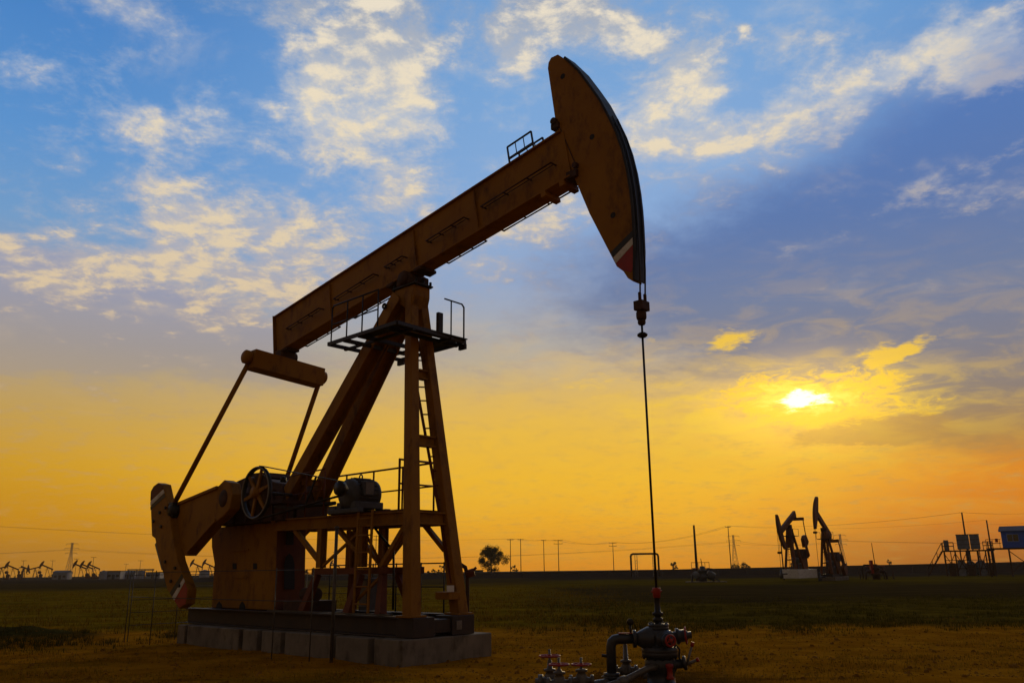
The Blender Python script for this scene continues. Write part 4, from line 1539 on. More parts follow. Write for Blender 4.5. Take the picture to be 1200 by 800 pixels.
w1 = small_well('field_wellhead', 'small blue grey wellhead with red wheels beside the thick leaning pole', 823, 102, M['motor'], 2.7)
MB().lathe([(0, -.5), (.45, -.45), (.5, 0), (.45, .45), (0, .5)], (.95, 0, .75), (.8, 0, -.4), 14).build('pump_housing', M['motor'], w1)
MB().lathe([(0, -.4), (.35, -.36), (.4, 0), (.35, .36), (0, .4)], (-.75, .1, .85), (0, 1, 0), 14).build('pump_housing', M['tank'], w1)
MB().bar((1.3, 0, .5), (2.1, .2, .05), .14, .14).build('slanted_strut', M['motor'], w1)
b = MB()
for x in (-1.1, -.3, .5, 1.0):
    b.tube((x, .7, 0), (x, .7, 2.3), .03, 5)
for z in (1.6, 2.25):
    b.tube((-1.1, .7, z), (1.0, .7, z), .03, 5)
b.build('railing', RD, w1)
b = MB().bx(-1.9, 2.6, -.9, .9, -.1, .12)
b.build('pad', M['concrete'], w1)
w2 = small_well('field_wellhead', 'small dark red wellhead with a thin mast east of the pumpjacks', 1026, 108, M['rust'], 4.4)
MB().bx(-.62, -.30, -.25, .25, .7, 2.3).build('red_cabinet', RDV, w2, .03)
b = MB()
b.path([(-.4, 0, 1.75), (-1.4, 0, 1.75), (-1.62, 0, 1.5), (-1.65, 0, -.1)], .07, 8)
b.path([(.4, 0, 1.5), (.75, 0, 1.5), (.95, 0, 1.2), (1.0, 0, -.1)], .07, 8)
b.build('riser_pipes', M['rust'], w2)
for i, (x, y) in enumerate(((-2.2, -.5), (1.8, -.6), (2.4, .5))):
    b = MB().tube((0, 0, -.1), (0, 0, 1.15), .05, 6)
    o = b.build('marker_post', M['rust'])
    o.location = Vector(w2.location) + Vector((x, y, 0))
    tag(o, 'short rusty post around the small dark red wellhead', 'post', 'posts around the dark red wellhead')

# ------------------------------------------------------------------ raised platform with two tanks
TY = 132
tx = at(1134, 636, TY).x
k = px_at(TY)
tpf = thing('tank_platform', 'dark steel platform with stairs and railings carrying two grey tanks', 'platform', (tx, TY, 0), R_(-28))
zf = at(1133, 644, TY).z
b = MB()
b.bx(-3.6, 3.4, -1.6, 1.6, zf - .22, zf - .04)
b.build('platform_deck', M['rust'], tpf)
for x in (-3.4, -1.9, -.4, 1.1, 2.2, 3.2):
    for y in (-1.4, 1.4):
        MB().bar((x, y, -.1), (x, y, zf - .22), .16, .16).build('platform_leg', M['rust'], tpf)
b = MB()
for x0, x1 in ((-3.4, -1.9), (-1.9, -.4), (1.1, 2.2)):
    b.bar((x0, -1.4, .5), (x1, -1.4, zf - .5), .1, .1)
    b.bar((x0, -1.4, zf - .5), (x1, -1.4, .5), .1, .1)
b.build('cross_bracing', M['rust'], tpf)
b = MB()
for x in (-3.5, -2.7, -2.0, 2.0, 2.7, 3.3):
    for y in (-1.5, 1.5):
        b.tube((x, y, zf - .04), (x, y, zf + 1.15), .035, 5)
for y in (-1.5, 1.5):
    for z in (zf + .6, zf + 1.15):
        b.tube((-3.5, y, z), (-2.0, y, z), .035, 5)
        b.tube((2.0, y, z), (3.3, y, z), .035, 5)
b.build('railing', M['rust'], tpf)
b = MB()
n = 11
for i in range(n):
    t = (i + .5) / n
    b.bx(-3.7 - 2.3 * (1 - t) - .15, -3.7 - 2.3 * (1 - t) + .15, -1.2, -.3, zf * t - .08, zf * t - .03)
for y in (-1.25, -.25):
    b.bar((-6.1, y, -.1), (-3.6, y, zf - .1), .06, .2, (0, 0, 1))
    b.tube((-6.0, y, 1.0), (-3.6, y, zf + 1.1), .035, 5)
    for t in (0, .33, .66, 1):
        b.tube((-6.0 + 2.4 * t, y, zf * t - .05), (-6.0 + 2.4 * t, y, zf * t + 1.05), .03, 5)
b.build('stairs', M['rust'], tpf)
b = MB()
for x in (-1.2, 0, 1.2):
    b.lathe([(0, .1), (.5, .1), (.55, .3), (.55, 1.9), (.3, 2.15), (0, 2.2)], (x, 0, 0), n=14)
    b.tube((x, 0, 2.1), (x, 0, zf - .2), .1, 8)
b.build('lower_vessels', M['tank'], tpf)
for i, (x0, x1, y0, y1, h_) in enumerate(((-3.0, -2.1, -1.3, -.4, 1.9), (-1.75, -.75, -1.35, -.5, 2.3), (-.35, .55, -1.3, -.6, 1.6), (.95, 1.9, -1.35, -.5, 2.2), (2.3, 3.0, -1.2, -.3, 1.7))):
    MB().bx(x0, x1, y0, y1, 0, h_).build('equipment_box', M['tank'] if i % 2 else M['rust'], tpf, .04)
b = MB()
for x in (-2.5, -1.2, .1, 1.4, 2.6):
    b.tube((x, -.9, 1.5), (x, -.9, zf - .2), .07, 6)
for z in (1.1, 2.3):
    b.tube((-3.4, -1.45, z), (3.2, -1.45, z), .05, 6)
b.build('pipework', M['rust'], tpf)
MB().bx(-3.3, -2.6, -1.2, -.6, zf - .03, zf + 1.5).build('cabinet', M['tank'], tpf, .04)
for x, lab, wd_ in ((-.62, 'wider pale grey tank standing on the steel platform', 1.38), (.98, 'narrower blue grey tank beside the wider one on the steel platform', 1.05)):
    o = thing('storage_tank', lab, 'tank', (tx + x * cos(R_(28)), TY - x * sin(R_(28)), zf - .038), R_(-28))
    ht = at(1133, 625.5, TY).z - zf
    MB().bx(-wd_ * .62, wd_ * .62, -1.0, 1.0, 0.12, ht - .1).build('tank_shell', M['tank'], o, .08)
    MB().bx(-wd_ * .66, wd_ * .66, -1.05, 1.05, ht - .098, ht).build('tank_lid', M['shed_roof'], o, .03)
    b = MB()
    for xx_ in (-.4, .4):
        for yy_ in (-.8, .8):
            b.bx(xx_ * wd_ - .08, xx_ * wd_ + .08, yy_ - .08, yy_ + .08, 0, .118)
    b.build('tank_feet', M['rust'], o)
    b = MB()
    for z in (.8, 1.5):
        b.bx(-wd_ * .63, wd_ * .63, -1.02, -1.002, z, z + .06)
    b.build('band', M['rust'], o)

# ------------------------------------------------------------------ blue cabin on stilts
CY = 118
cx0 = at(1171, 630, CY).x
kc = px_at(CY)
cb = thing('stilt_cabin', 'blue metal cabin with a pale roof raised on steel stilts', 'cabin', (cx0, CY, 0), R_(-30))
z0, z1, z2 = at(1180, 641.5, CY).z, at(1180, 622, CY).z, at(1180, 616.5, CY).z
CW, CD = 7.2, 2.8
b = MB().bx(0.25, CW, 0, CD, z0, z1)
wl_ = b.build('cabin_wall', M['blue'], cb)
b = MB()
for i in range(24):
    x = .3 + i * .29
    b.bx(x, x + .1, -.018, -.001, z0 + .05, z1 - .05)
b.build('corrugation', M['blue'], wl_)
b = MB().prism([(0, z1 + .002), (0, z1 + .12), (0.2, z2), (CW + .3, z2), (CW + .5, z1 + .12), (CW + .5, z1 + .002)], -.35, CD + .3)
b.build('roof', M['blue_roof'], cb)
for xw, ww in ((.95, 1.3), (3.7, 1.3)):
    f_ = MB()
    zw0, zw1 = z0 + .85, z0 + 1.75
    f_.bx(xw - .06, xw + ww + .06, -.06, -.02, zw0 - .06, zw0)
    f_.bx(xw - .06, xw + ww + .06, -.06, -.02, zw1, zw1 + .06)
    f_.bx(xw - .06, xw, -.06, -.02, zw0, zw1)
    f_.bx(xw + ww, xw + ww + .06, -.06, -.02, zw0, zw1)
    f_.bx(xw + ww / 2 - .025, xw + ww / 2 + .025, -.06, -.02, zw0, zw1)
    w_ = f_.build('window', M['blue_roof'], cb)
    MB().bx(xw, xw + ww, -.035, -.022, zw0, zw1).build('pane', M['glass'], w_)
b = MB().bx(-1.75, CW + .1, -.2, CD + .2, z0 - .2, z0 - .004)
b.build('deck', M['rust'], cb)
for x in (-1.6, .9, 4.0, 6.8):
    for y in (0, CD):
        s_ = MB().bar((x, y, -.1), (x, y, z0 - .2), .2, .2)
        s_.build('stilt', M['rust'], cb)
for p, q in (((1.0, 0, z0 - .5), (3.9, 0, .6)), ((3.9, 0, z0 - .5), (1.0, 0, .6)), ((4.1, 0, z0 - .5), (6.7, 0, .6))):
    MB().bar(p, q, .1, .1).build('brace', M['rust'], cb)
b = MB()
for x in (-1.7, -.9, -.05):
    b.tube((x, -.15, z0), (x, -.15, z0 + 1.15), .03, 5)
for z in (z0 + .6, z0 + 1.15):
    b.tube((-1.7, -.15, z), (0.1, -.15, z), .03, 5)
    b.tube((-1.7, -.15, z), (-1.7, CD, z), .03, 5)
b.build('railing', M['rust'], cb)
b = MB()
for x in (-1.55, -1.05):
    b.tube((x, -.24, -.1), (x, -.24, z0 + .9), .035, 5)
for i in range(9):
    b.tube((-1.55, -.24, .25 + i * .3), (-1.05, -.24, .25 + i * .3), .025, 5)
b.build('ladder', M['rust'], cb)
MB().bx(-.55, -.2, -.1, .2, z0 + .75, z0 + 1.25).build('alarm_box', RDV, cb, .02)

# ------------------------------------------------------------------ far site buildings
def shed(name, label, px0, px1, ytop, Y, group=None, flat=False):
    x0, x1 = at(px0, 667, Y).x, at(px1, 667, Y).x
    o = thing(name, label, 'building', ((x0 + x1) / 2, Y, -.5), .1, group)
    h = at((px0 + px1) / 2, ytop, Y).z + .5
    w = (x1 - x0) / 2
    MB().bx(-w, w, -3, 3, 0, h * .82).build('wall', M['shed'], o)
    if flat:
        MB().bx(-w - .2, w + .2, -3.2, 3.2, h * .822, h * .9).build('roof', M['shed_roof'], o)
    else:
        b = MB()
        pr = [(-3.3, h * .822), (0, h), (3.3, h * .822)]
        n = 3
        b.v = [(-w - .3, y, z) for y, z in pr] + [(w + .3, y, z) for y, z in pr]
        b.f = [(0, 1, 2), (5, 4, 3), (0, 3, 4, 1), (1, 4, 5, 2), (2, 5, 3, 0)]
        b.sm = [False] * 5
        b.build('roof', M['shed_roof'], o)
    MB().bx(-.6, .6, -3.04, -3.002, .3, 2.4).build('door', M['opening'], o)
    for x in (-w * .6, w * .6):
        MB().bx(x - .6, x + .6, -3.04, -3.002, 1.4, 2.4).build('window', M['opening'], o)
    return o


shed('site_shed', 'long low bluish shed on the western horizon beside the pale pylon', 66, 82, 668, 420)
shed('site_shed', 'bluish flat roofed shed east of the three raised pumpjacks', 129, 144, 667, 380, None, True)
shed('site_shed', 'bluish gabled shed next to the flat roofed one', 147, 160, 668, 390)
shed('site_shed', 'small bluish shed just west of the counterweights', 174, 190, 669, 400, None, True)
shed('site_shed', 'low dark shed at the foot of the bushy tree', 553, 566, 669, 290, None, True)
for px, Y, r, lab in ((122, 375, 1.7, 'squat grey tank beside the flat roofed shed'), (166, 382, 1.5, 'squat grey tank east of the gabled shed'), (240, 430, 2.4, 'broad grey tank seen between the counterweights and the tower')):
    o = thing('round_tank', lab, 'tank', (at(px, 667, Y).x, Y, -.5))
    MB().lathe([(r, 0), (r, 3.6), (r * .95, 3.75)], n=20).build('tank_shell', M['shed'], o)
    MB().lathe([(r * .95, 3.76), (0, 4.3)], n=20).build('tank_roof', M['shed_roof'], o)
    MB().bar((r + .1, 0, 0), (r + .1, 0, 3.8), .3, .08).build('tank_ladder', M['rust'], o)
gn = thing('pipe_gantry', 'low dark pipe gantry among the western sheds', 'gantry', (at(165, 667, 360).x, 360, -.3))
for x in (-5, -1.6, 1.8, 5):
    MB().bar((x, 0, 0), (x, 0, 4.2), .25, .25).build('gantry_post', M['pole'], gn)
b = MB()
for z in (3.7, 4.15):
    b.tube((-5.6, 0, z), (5.6, 0, z), .16, 8)
b.build('gantry_pipes', M['pole'], gn)

lv2 = MB()
for i, x in enumerate(range(-420, 40, 10)):
    for dy, z in [(-12, -.5), (-5, .9), (5, .9), (14, -.5)]:
        lv2.v.append((x, 470 + dy, z + (.5 * fb(x, dy, .04) + .35 * fb(x, dy, .21) if z > 0 else 0)))
nn_ = 46
for i in range(nn_ - 1):
    for j in range(3):
        lv2.f.append((i * 4 + j, (i + 1) * 4 + j, (i + 1) * 4 + j + 1, i * 4 + j + 1))
        lv2.sm.append(False)
tag(lv2.build('ridge_terrain', M['levee']), kind='structure')


# ------------------------------------------------------------------ trees
def tree(label, px, Y, ybase_z, H, R, n_clump, leaves, leaf, group=None, seed=1, name='leafy_tree', trunk_k=.22):
    rnd = random.Random(seed)
    o = thing(name, label, 'tree', (at(px, 667, Y).x, Y, ybase_z), rnd.uniform(0, 6), group)
    tk = MB()
    tk.path([(0, 0, -.2), (.05 * R, 0, H * .2), (0, .04 * R, H * .45), (.04 * R, 0, H * .8)], .03 * H * .8, 7)
    cl = []
    for i in range(n_clump):
        a = rnd.uniform(0, 2 * pi)
        z = H * (trunk_k + (1 - trunk_k) * rnd.random() ** .8)
        zz = (z / H - trunk_k) / (1 - trunk_k)
        rr = R * (1 - abs(zz - .42) ** 1.8 * 1.9) * rnd.uniform(.35, .95)
        rr = max(.1 * R, rr)
        c = Vector((rr * cos(a), rr * sin(a), z * .96))
        cl.append((c, R * rnd.uniform(.11, .27)))
        b0 = Vector((0, 0, min(z * .75, H * .7)))
        tk.bar(b0, c, .012 * H, .012 * H, (0, 0, 1), .004 * H, .004 * H)
    tk.build('trunk', M['bark'], o)
    cr = MB()
    for c, r in cl:
        for _ in range(leaves // n_clump):
            d = Vector((rnd.gauss(0, 1), rnd.gauss(0, 1), rnd.gauss(0, .8))).normalized()
            p = c + d * r * rnd.random() ** .45
            a1 = Vector((rnd.gauss(0, 1), rnd.gauss(0, 1), rnd.gauss(0, 1))).normalized()
            a2 = a1.orthogonal().normalized()
            s1 = leaf * rnd.uniform(.6, 1.3)
            i0 = len(cr.v)
            cr.v += [tuple(p - a1 * s1), tuple(p + a2 * s1 * .5), tuple(p + a1 * s1), tuple(p - a2 * s1 * .5)]
            cr.f.append((i0, i0 + 1, i0 + 2, i0 + 3))
            cr.sm.append(False)
    cr.build('crown', M['leaf'], o)
    return o


tree('bushy tree in open leaf rising over the levee behind the far leg', 576, 225, 0, 7.6, 4.5, 54, 8600, .17, seed=3)
tree('small round bush at the foot of the pole beside the bushy tree', 603, 228, .6, 2.3, 1.3, 14, 900, .12, seed=5, name='bush', trunk_k=.1)
tree('low dark bush seen between the two front legs of the big unit', 517, 226, .4, 2.6, 1.9, 18, 1100, .13, seed=8, name='bush', trunk_k=.08)
tree('low bush seen through the front legs nearest the standpipe', 507, 240, .4, 1.8, 1.5, 14, 800, .12, seed=9, name='bush', trunk_k=.08)
tree('tiny round far tree standing alone west of the thick leaning pole', 790, 420, 0, 4.6, 2.6, 20, 1100, .22, seed=11)
tree('wide low far bush beyond the levee below the faint eastern pylon', 869, 430, 0, 3.9, 5.2, 30, 1600, .26, seed=12, name='bush', trunk_k=.05)
tree('tiny far tree just east of the small dark red wellhead', 1043, 400, 0, 4.4, 1.7, 16, 900, .2, seed=14)
tree('dim far bush seen under the motor beam beside the tower', 358, 300, .3, 2.2, 1.6, 14, 700, .15, seed=15, name='bush', trunk_k=.08)

# ------------------------------------------------------------------ sky
SUN_AZ, SUN_EL = azel(945, 465)
world = bpy.data.worlds.new('World')
sc.world = world
world.use_nodes = True
wt = world.node_tree
wt.nodes.clear()
WL = wt.links.new


def sock(x, inp):
    if isinstance(x, (int, float)):
        inp.default_value = x
    elif isinstance(x, tuple):
        inp.default_value = x if len(x) == len(inp.default_value) else (*x, 1)[:len(inp.default_value)]
    else:
        WL(x, inp)


def wm(op, a, b=0.0, c=None, clamp=False):
    n = wt.nodes.new('ShaderNodeMath')
    n.operation = op
    n.use_clamp = clamp
    sock(a, n.inputs[0])
    sock(b, n.inputs[1])
    if c is not None:
        sock(c, n.inputs[2])
    return n.outputs[0]


def vm(op, a, b=None):
    n = wt.nodes.new('ShaderNodeVectorMath')
    n.operation = op
    sock(a, n.inputs[0])
    if b is not None:
        sock(b, n.inputs[1])
    return n


def smooth(v, a, b, t0=0.0, t1=1.0):
    n = wt.nodes.new('ShaderNodeMapRange')
    n.interpolation_type = 'SMOOTHSTEP'
    sock(v, n.inputs['Value'])
    n.inputs['From Min'].default_value = a
    n.inputs['From Max'].default_value = b
    n.inputs['To Min'].default_value = t0
    n.inputs['To Max'].default_value = t1
    return n.outputs['Result']


def mixc(f, a, b, mode='MIX'):
    n = wt.nodes.new('ShaderNodeMix')
    n.data_type = 'RGBA'
    n.blend_type = mode
    n.clamp_factor = True
    sock(f, n.inputs['Factor'])
    sock(a, n.inputs['A'])
    sock(b, n.inputs['B'])
    return n.outputs['Result']


def wnoise(vec, scale, detail=8, rough=0.55, lac=2.0, dist=0.0):
    n = wt.nodes.new('ShaderNodeTexNoise')
    sock(vec, n.inputs['Vector'])
    n.inputs['Scale'].default_value = scale
    n.inputs['Detail'].default_value = detail
    n.inputs['Roughness'].default_value = rough
    n.inputs['Lacunarity'].default_value = lac
    n.inputs['Distortion'].default_value = dist
    return n


def ramp(v, stops):
    n = wt.nodes.new('ShaderNodeValToRGB')
    el = n.color_ramp.elements
    el[0].position, el[0].color = stops[0][0] / 90, srgb(*stops[0][1])
    el[1].position, el[1].color = stops[-1][0] / 90, srgb(*stops[-1][1])
    for e, c in stops[1:-1]:
        x = el.new(e / 90)
        x.color = srgb(*c)
    WL(wm('DIVIDE', v, 90.0), n.inputs[0])
    return n.outputs[0]


tc = wt.nodes.new('ShaderNodeTexCoord')
nrm = vm('NORMALIZE', tc.outputs['Generated']).outputs[0]
sx = wt.nodes.new('ShaderNodeSeparateXYZ')
WL(nrm, sx.inputs[0])
az = wm('MULTIPLY', wm('ARCTAN2', sx.outputs[0], sx.outputs[1]), 180 / pi)
el = wm('MULTIPLY', wm('ARCSINE', wm('MINIMUM', wm('MAXIMUM', sx.outputs[2], -1.0), 1.0)), 180 / pi)
elp = wm('MAXIMUM', el, 0.0)

# clouds lie on a level sheet overhead: project the direction on it
den = wm('ADD', wm('MAXIMUM', sx.outputs[2], 0.0), 0.16)
cmb = wt.nodes.new('ShaderNodeCombineXYZ')
WL(wm('DIVIDE', sx.outputs[0], den), cmb.inputs[0])
WL(wm('DIVIDE', sx.outputs[1], den), cmb.inputs[1])
P = cmb.outputs[0]
cae = wt.nodes.new('ShaderNodeCombineXYZ')
WL(az, cae.inputs[0])
WL(el, cae.inputs[1])
AE = cae.outputs[0]


def warped(vec, base, s1, a1, s2, a2):
    n1 = vm('SUBTRACT', wnoise(base, s1, 4).outputs['Color'], (0.5, 0.5, 0.5)).outputs[0]
    n2 = vm('SUBTRACT', wnoise(base, s2, 6, 0.6).outputs['Color'], (0.5, 0.5, 0.5)).outputs[0]
    v = vm('ADD', vec, vm('MULTIPLY', n1, (a1, a1 * .7, 0)).outputs[0]).outputs[0]
    return vm('ADD', v, vm('MULTIPLY', n2, (a2, a2 * .8, 0)).outputs[0]).outputs[0]


AEW = warped(AE, P, 2.2, 7.0, 8.0, 3.4)
AES = warped(AE, P, 1.4, 9.0, 5.0, 2.5)


def blob(vec, x, y, rx, ry, amp=1.0, rot=0.0):
    """soft patch centred on the direction of a sight line; radii in degrees."""
    a0, e0 = azel(x, y)
    d = vm('SUBTRACT', vec, (a0, e0, 0)).outputs[0]
    if rot:
        r = wt.nodes.new('ShaderNodeVectorRotate')
        r.rotation_type = 'Z_AXIS'
        WL(d, r.inputs['Vector'])
        r.inputs['Angle'].default_value = R_(rot)
        d = r.outputs[0]
    d = vm('MULTIPLY', d, (1 / rx, 1 / ry, 0)).outputs[0]
    ln = vm('LENGTH', d).outputs['Value']
    return smooth(ln, 1.45, 0.15, 0.0, amp)


def total(vec, lst):
    o = None
    for b in lst:
        v = blob(vec, *b)
        o = v if o is None else wm('ADD', o, v)
    return o


# clear sky: warm near the horizon, blue above; unseen zenith and rear warmed to light the scene
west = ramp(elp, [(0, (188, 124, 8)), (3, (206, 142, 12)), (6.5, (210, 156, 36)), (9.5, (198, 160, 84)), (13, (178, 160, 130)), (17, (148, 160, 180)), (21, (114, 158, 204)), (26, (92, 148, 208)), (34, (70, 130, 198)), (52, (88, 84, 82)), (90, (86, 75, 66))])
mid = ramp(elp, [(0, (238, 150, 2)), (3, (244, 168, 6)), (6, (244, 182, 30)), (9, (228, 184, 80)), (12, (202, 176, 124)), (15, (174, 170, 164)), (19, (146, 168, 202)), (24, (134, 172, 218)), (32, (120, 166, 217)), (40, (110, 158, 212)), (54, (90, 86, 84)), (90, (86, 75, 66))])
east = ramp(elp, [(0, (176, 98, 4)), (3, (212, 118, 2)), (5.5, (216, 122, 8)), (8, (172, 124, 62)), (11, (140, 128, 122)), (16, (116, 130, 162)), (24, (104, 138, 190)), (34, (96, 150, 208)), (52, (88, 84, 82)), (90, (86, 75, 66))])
back = ramp(elp, [(0, (110, 78, 44)), (8, (104, 78, 50)), (20, (86, 74, 66)), (45, (70, 62, 56)), (90, (86, 75, 66))])  # unseen rear sky, toned warm for its light on ground and steel
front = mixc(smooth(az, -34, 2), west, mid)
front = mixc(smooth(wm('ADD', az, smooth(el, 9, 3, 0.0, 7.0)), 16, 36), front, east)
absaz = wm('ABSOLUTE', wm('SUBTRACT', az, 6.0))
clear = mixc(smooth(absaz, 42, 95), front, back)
nis = wt.nodes.new('ShaderNodeTexSky')
nis.sky_type = 'NISHITA'
nis.sun_disc = False
nis.sun_elevation = R_(SUN_EL)
nis.sun_rotation = R_(SUN_AZ)
nis.dust_density = 4.0
nis.air_density = 1.4
nisl = vm('MULTIPLY', nis.outputs[0], (0.07, 0.06, 0.05)).outputs[0]
clear = mixc(0.03, clear, nisl)

# high fleecy clouds, cream where the low sun catches them
cov = total(AEW, [
    (432, 40, 4.6, 4.6, 1.0), (450, 105, 4.6, 3.6, 1.05), (372, 118, 3.8, 3.6, .85), (330, 14, 2.2, 1.6, .9), (610, 32, 5.6, 3.2, 1.0), (690, 15, 4.0, 2.0, .8),
    (800, 78, 3.6, 2.8, 1.0), (748, 42, 2.6, 1.7, .8), (760, 150, 5.0, 3.2, 1.0), (845, 170, 3.2, 2.2, .9), (860, 35, .7, .6, .9),
    (218, 152, 4.2, 1.7, .85), (190, 210, 3.2, 1.3, .75), (455, 215, 4.6, 2.6, .95), (260, 268, 5.2, 2.4, .9), (345, 285, 7.6, 3.4, .85), (230, 330, 6.5, 2.4, .75),
    (925, 125, 3.6, 1.8, .9, -24), (1015, 88, 3.0, 1.4, .95, -22), (925, 185, 3.0, 1.3, .8, -18), (985, 140, 2.2, 1.0, .7, -24), (1125, 60, 3.6, 1.9, .95, -18), (1090, 40, 3.5, .9, .8, -28), (1185, 62, 4.0, 1.9, .9, -18), (1165, 20, 3.0, 1.0, .8, -18),
    (640, 255, 5.0, 3.0, .85), (560, 300, 4.0, 2.4, .6), (70, 285, 5.0, 1.5, .75, -10), (130, 318, 7.0, 1.1, .8, -22), (240, 365, 5.0, .8, .75, -24), (330, 345, 4.0, 1.6, .6), (40, 320, 5.0, 1.6, .7, 14), (1150, 215, 4.5, 1.2, .55, -14), (1070, 225, 4.0, .9, .45, -14), (950, 40, 5.0, 1.6, .5)])
n_a = wnoise(P, 8.2, 9, 0.60, 2.1, 0.25).outputs['Fac']
n_b = wnoise(P, 26.0, 9, 0.68).outputs['Fac']
tex = wm('ADD', wm('MULTIPLY', wm('SUBTRACT', n_a, .5), 2.9), wm('MULTIPLY', wm('SUBTRACT', n_b, .5), 1.25))
dens = wm('ADD', wm('MULTIPLY', wm('MINIMUM', cov, 1.1), .90), tex)
fleece = smooth(dens, 0.27, 1.15, 0.0, .95)
thin = smooth(dens, -0.15, 0.9, 0.0, 0.62)
# thin even veil of haze cloud over the west
n_v = wnoise(P, 3.2, 8, 0.6, 2.0, .4).outputs['Fac']

# the broad grey-violet cloud bank in the east, and a smaller one in the west
bank_e = total(AES, [(1010, 290, 17, 8.5, 1.0, -6), (1120, 200, 12, 8.0, 1.0), (860, 330, 13, 6.5, .9), (1190, 330, 8, 10, 1.0), (720, 330, 12, 7.0, .5), (1030, 425, 14, 4.2, .9), (1170, 450, 8, 4.6, .9), (1230, 120, 6, 8, .9)])
bank_w = total(AES, [(110, 375, 14, 4.2, .9, 6), (30, 340, 8, 4.0, .8), (230, 385, 9, 3.0, .75, 12), (520, 400, 9, 3.6, .45)])
bank_c = ramp(elp, [(0, (206, 116, 10)), (5, (200, 122, 28)), (7.5, (160, 124, 84)), (10, (136, 124, 120)), (13, (124, 126, 142)), (17, (110, 126, 160)), (22, (92, 120, 172)), (28, (84, 122, 184)), (34, (92, 134, 194)), (52, (72, 72, 80)), (90, (86, 75, 66))])
bank_cw = ramp(elp, [(0, (206, 142, 14)), (6, (206, 158, 60)), (10, (178, 156, 122)), (14, (160, 152, 152)), (18, (154, 156, 178)), (24, (150, 164, 190)), (52, (72, 72, 80)), (90, (86, 75, 66))])
be = smooth(wm('ADD', wm('MULTIPLY', bank_e, .72), wm('MULTIPLY', tex, .30)), 0.06, 1.35, 0.0, 0.97)
bw = smooth(wm('ADD', bank_w, wm('MULTIPLY', tex, .28)), 0.30, 1.0, 0.0, 0.82)

cream = ramp(elp, [(0, (226, 158, 50)), (6, (226, 176, 84)), (11, (220, 186, 130)), (16, (220, 196, 160)), (22, (228, 208, 174)), (30, (238, 222, 192)), (38, (238, 226, 204)), (52, (120, 116, 120)), (90, (70, 74, 96))])
shade = ramp(elp, [(0, (200, 140, 50)), (8, (184, 152, 104)), (14, (174, 160, 152)), (20, (178, 176, 184)), (30, (190, 196, 206)), (52, (90, 96, 116)), (90, (56, 64, 96))])
n_c = wnoise(vm('ADD', P, (.02, .035, 0)).outputs[0], 8.2, 9, 0.60, 2.1, 0.25).outputs['Fac']
lit = mixc(smooth(wm('ADD', wm('MULTIPLY', wm('SUBTRACT', n_a, n_c), 2.2), wm('ADD', wm('MULTIPLY', n_b, .55), wm('MULTIPLY', dens, .22))), 0.22, 0.82), shade, cream)

sky = mixc(thin, clear, shade)
sky = mixc(bw, sky, bank_cw)
sky = mixc(be, sky, bank_c)
# softly lit folds inside the banks
fold = wm('MULTIPLY', smooth(wm('ADD', n_v, wm('MULTIPLY', tex, .10)), 0.52, 0.80), 0.26)
sky = mixc(wm('MULTIPLY', fold, smooth(el, 6, 14)), sky, cream)
frontal = smooth(absaz, 70, 45)
sky = mixc(wm('MULTIPLY', wm('MULTIPLY', fleece, wm('SUBTRACT', 1.0, wm('MULTIPLY', be, .62))), frontal), sky, lit)

# the veiled sun and the gilded clouds round it
AEG = warped(AE, P, 6.0, 2.6, 20.0, 1.3)
AEC = warped(AE, P, 9.0, 1.6, 26.0, 1.3)
glow = blob(AE, 900, 480, 27, 8.5, 1.0)
glow2 = blob(AE, 925, 478, 11, 3.2, 1.0)
glow3 = blob(AES, 640, 545, 26, 5.2, 1.0)
n_s = wnoise(vm('MULTIPLY', AE, (0.16, 0.55, 1)).outputs[0], 1.5, 8, 0.6, 2.0, .6).outputs['Fac']
streak = smooth(n_s, 0.42, 0.66)
sky = mixc(wm('MULTIPLY', glow3, .55), sky, srgb(240, 188, 58))
sky = mixc(wm('MULTIPLY', glow, wm('ADD', .04, wm('MULTIPLY', streak, .26))), sky, srgb(246, 196, 60))
sky = mixc(wm('MULTIPLY', glow2, wm('ADD', .10, wm('MULTIPLY', streak, .65))), sky, srgb(250, 208, 70))
n_r = wnoise(vm('MULTIPLY', AE, (0.34, 1.0, 1)).outputs[0], 1.7, 10, 0.70, 2.1, 0.8).outputs['Fac']
rag = wm('MULTIPLY', wm('SUBTRACT', n_r, .5), 2.6)
gild = total(AEG, [(852, 400, 2.6, .75, .9, -12), (1034, 420, 2.0, .85, 1.1, -8), (1010, 452, 3.4, .45, .9, -6), (970, 438, 1.0, .35, .6), (1075, 408, 1.8, .6, .7, -14), (890, 455, 3.4, .7, .8, 4), (905, 480, 4.0, .6, .9, 6), (760, 480, 5.0, .8, .5), (960, 490, 3.0, .5, .6), (1020, 487, 5.0, .8, .8, -6), (760, 398, .9, .5, .5), (1092, 488, 1.3, .4, .5), (700, 452, 6, 1.2, .45)])
gild = wm('MULTIPLY', smooth(gild, .08, .4), smooth(wm('ADD', gild, wm('ADD', wm('MULTIPLY', tex, .35), wm('MULTIPLY', rag, .45))), 0.34, 0.95))
sky = mixc(wm('MULTIPLY', gild, .85), sky, srgb(252, 204, 60))
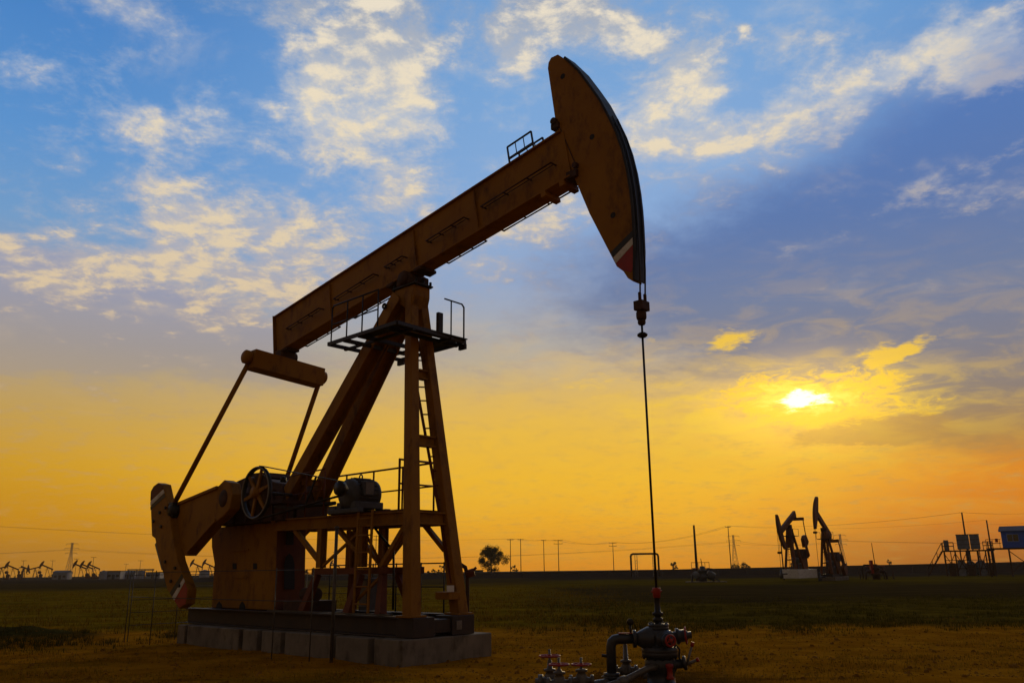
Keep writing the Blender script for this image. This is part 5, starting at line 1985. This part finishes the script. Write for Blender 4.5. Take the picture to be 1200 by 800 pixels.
# a dark bar of cloud under the sun
bar_ = (lambda t_: wm('MULTIPLY', smooth(t_, .05, .35), wm('ADD', wm('MULTIPLY', rag, .5), t_)))(total(AEG, [(985, 512, 4.6, .9, 1.0, -2), (1075, 502, 5.0, 1.3, .8, 8), (985, 478, 1.0, .3, .4), (900, 440, 3.0, .6, .5)]))
sky = mixc(wm('MULTIPLY', smooth(bar_, .35, 1.0), .6), sky, srgb(190, 144, 76))
core = blob(AEC, 942, 466, 4.2, 1.25, 1.0, 4)
core = wm('MULTIPLY', smooth(core, .05, .3), wm('ADD', core, wm('MULTIPLY', rag, .85)))
halo = blob(AEC, 950, 466, 7.5, 2.0, 1.0, 2)
sky = mixc(wm('MULTIPLY', smooth(halo, .04, .4), smooth(wm('ADD', halo, wm('MULTIPLY', rag, 1.2)), .30, .95, 0.0, .9)), sky, srgb(252, 204, 62))
sky = mixc(smooth(core, .38, .95), sky, srgb(255, 226, 92))
hb = wm('ADD', blob(AEC, 948, 466, 1.75, .62, 1.0, 4), blob(AEC, 926, 474, 1.2, .6, .5))
hot = wm('MULTIPLY', smooth(hb, .08, .45), smooth(wm('ADD', wm('MULTIPLY', rag, .8), hb), .40, .95))
sky = mixc(hot, sky, (2.2, 1.8, 1.0, 1))
soft = blob(AE, 944, 467, 8.0, 4.2, 1.0)
soft = wm('MULTIPLY', wm('MULTIPLY', soft, soft), .36)
scl = wt.nodes.new('ShaderNodeVectorMath')
scl.operation = 'SCALE'
scl.inputs[0].default_value = (1.0, .60, .08)
WL(soft, scl.inputs['Scale'])
sky = vm('ADD', sky, scl.outputs[0]).outputs[0]
bgn = wt.nodes.new('ShaderNodeBackground')
WL(sky, bgn.inputs['Color'])
bgn.inputs['Strength'].default_value = 1.0
wo = wt.nodes.new('ShaderNodeOutputWorld')
WL(bgn.outputs[0], wo.inputs['Surface'])

# ------------------------------------------------------------------ veiled low sun
sd = bpy.data.lights.new('sun', 'SUN')
sd.energy = 0.55
sd.angle = R_(10)
sd.color = (1.0, 0.74, 0.36)
so = bpy.data.objects.new('sun', sd)
sdir = ray(945, 465).normalized()
so.rotation_euler = (-sdir).to_track_quat('-Z', 'Y').to_euler()
so.location = (0, 0, 60)
col.objects.link(so)

# ------------------------------------------------------------------ thin evening haze
HAZE = 0.0002
if HAZE > 0:
    hz = MB().bx(-1410, 1410, -160, 1610, -2.0, 48)
    hm = bpy.data.materials.new('evening_haze')
    hm.use_nodes = True
    ht_ = hm.node_tree
    ht_.nodes.clear()
    pv = ht_.nodes.new('ShaderNodeVolumePrincipled')
    pv.inputs['Color'].default_value = (0.92, 0.80, 0.64, 1)
    pv.inputs['Density'].default_value = HAZE
    pv.inputs['Density Attribute'].default_value = ''
    pv.inputs['Anisotropy'].default_value = 0.2
    ho = ht_.nodes.new('ShaderNodeOutputMaterial')
    ht_.links.new(pv.outputs[0], ho.inputs['Volume'])
    tag(hz.build('haze', hm), kind='stuff')

# ------------------------------------------------------------------ render settings
vs_ = sc.view_settings
vs_.view_transform = 'Standard'
vs_.look = 'None'
vs_.exposure = 0.0
vs_.gamma = 1.0
vs_.use_curve_mapping = False
sc.render.engine = 'CYCLES'
cy = sc.cycles
cy.use_denoising = True
try:
    cy.denoiser = 'OPENIMAGEDENOISE'
except Exception:
    pass
cy.max_bounces = 5
cy.diffuse_bounces = 3
cy.volume_bounces = 1
cy.use_adaptive_sampling = True
cy.adaptive_threshold = 0.01
world.cycles.sampling_method = 'MANUAL'
world.cycles.sample_map_resolution = 512
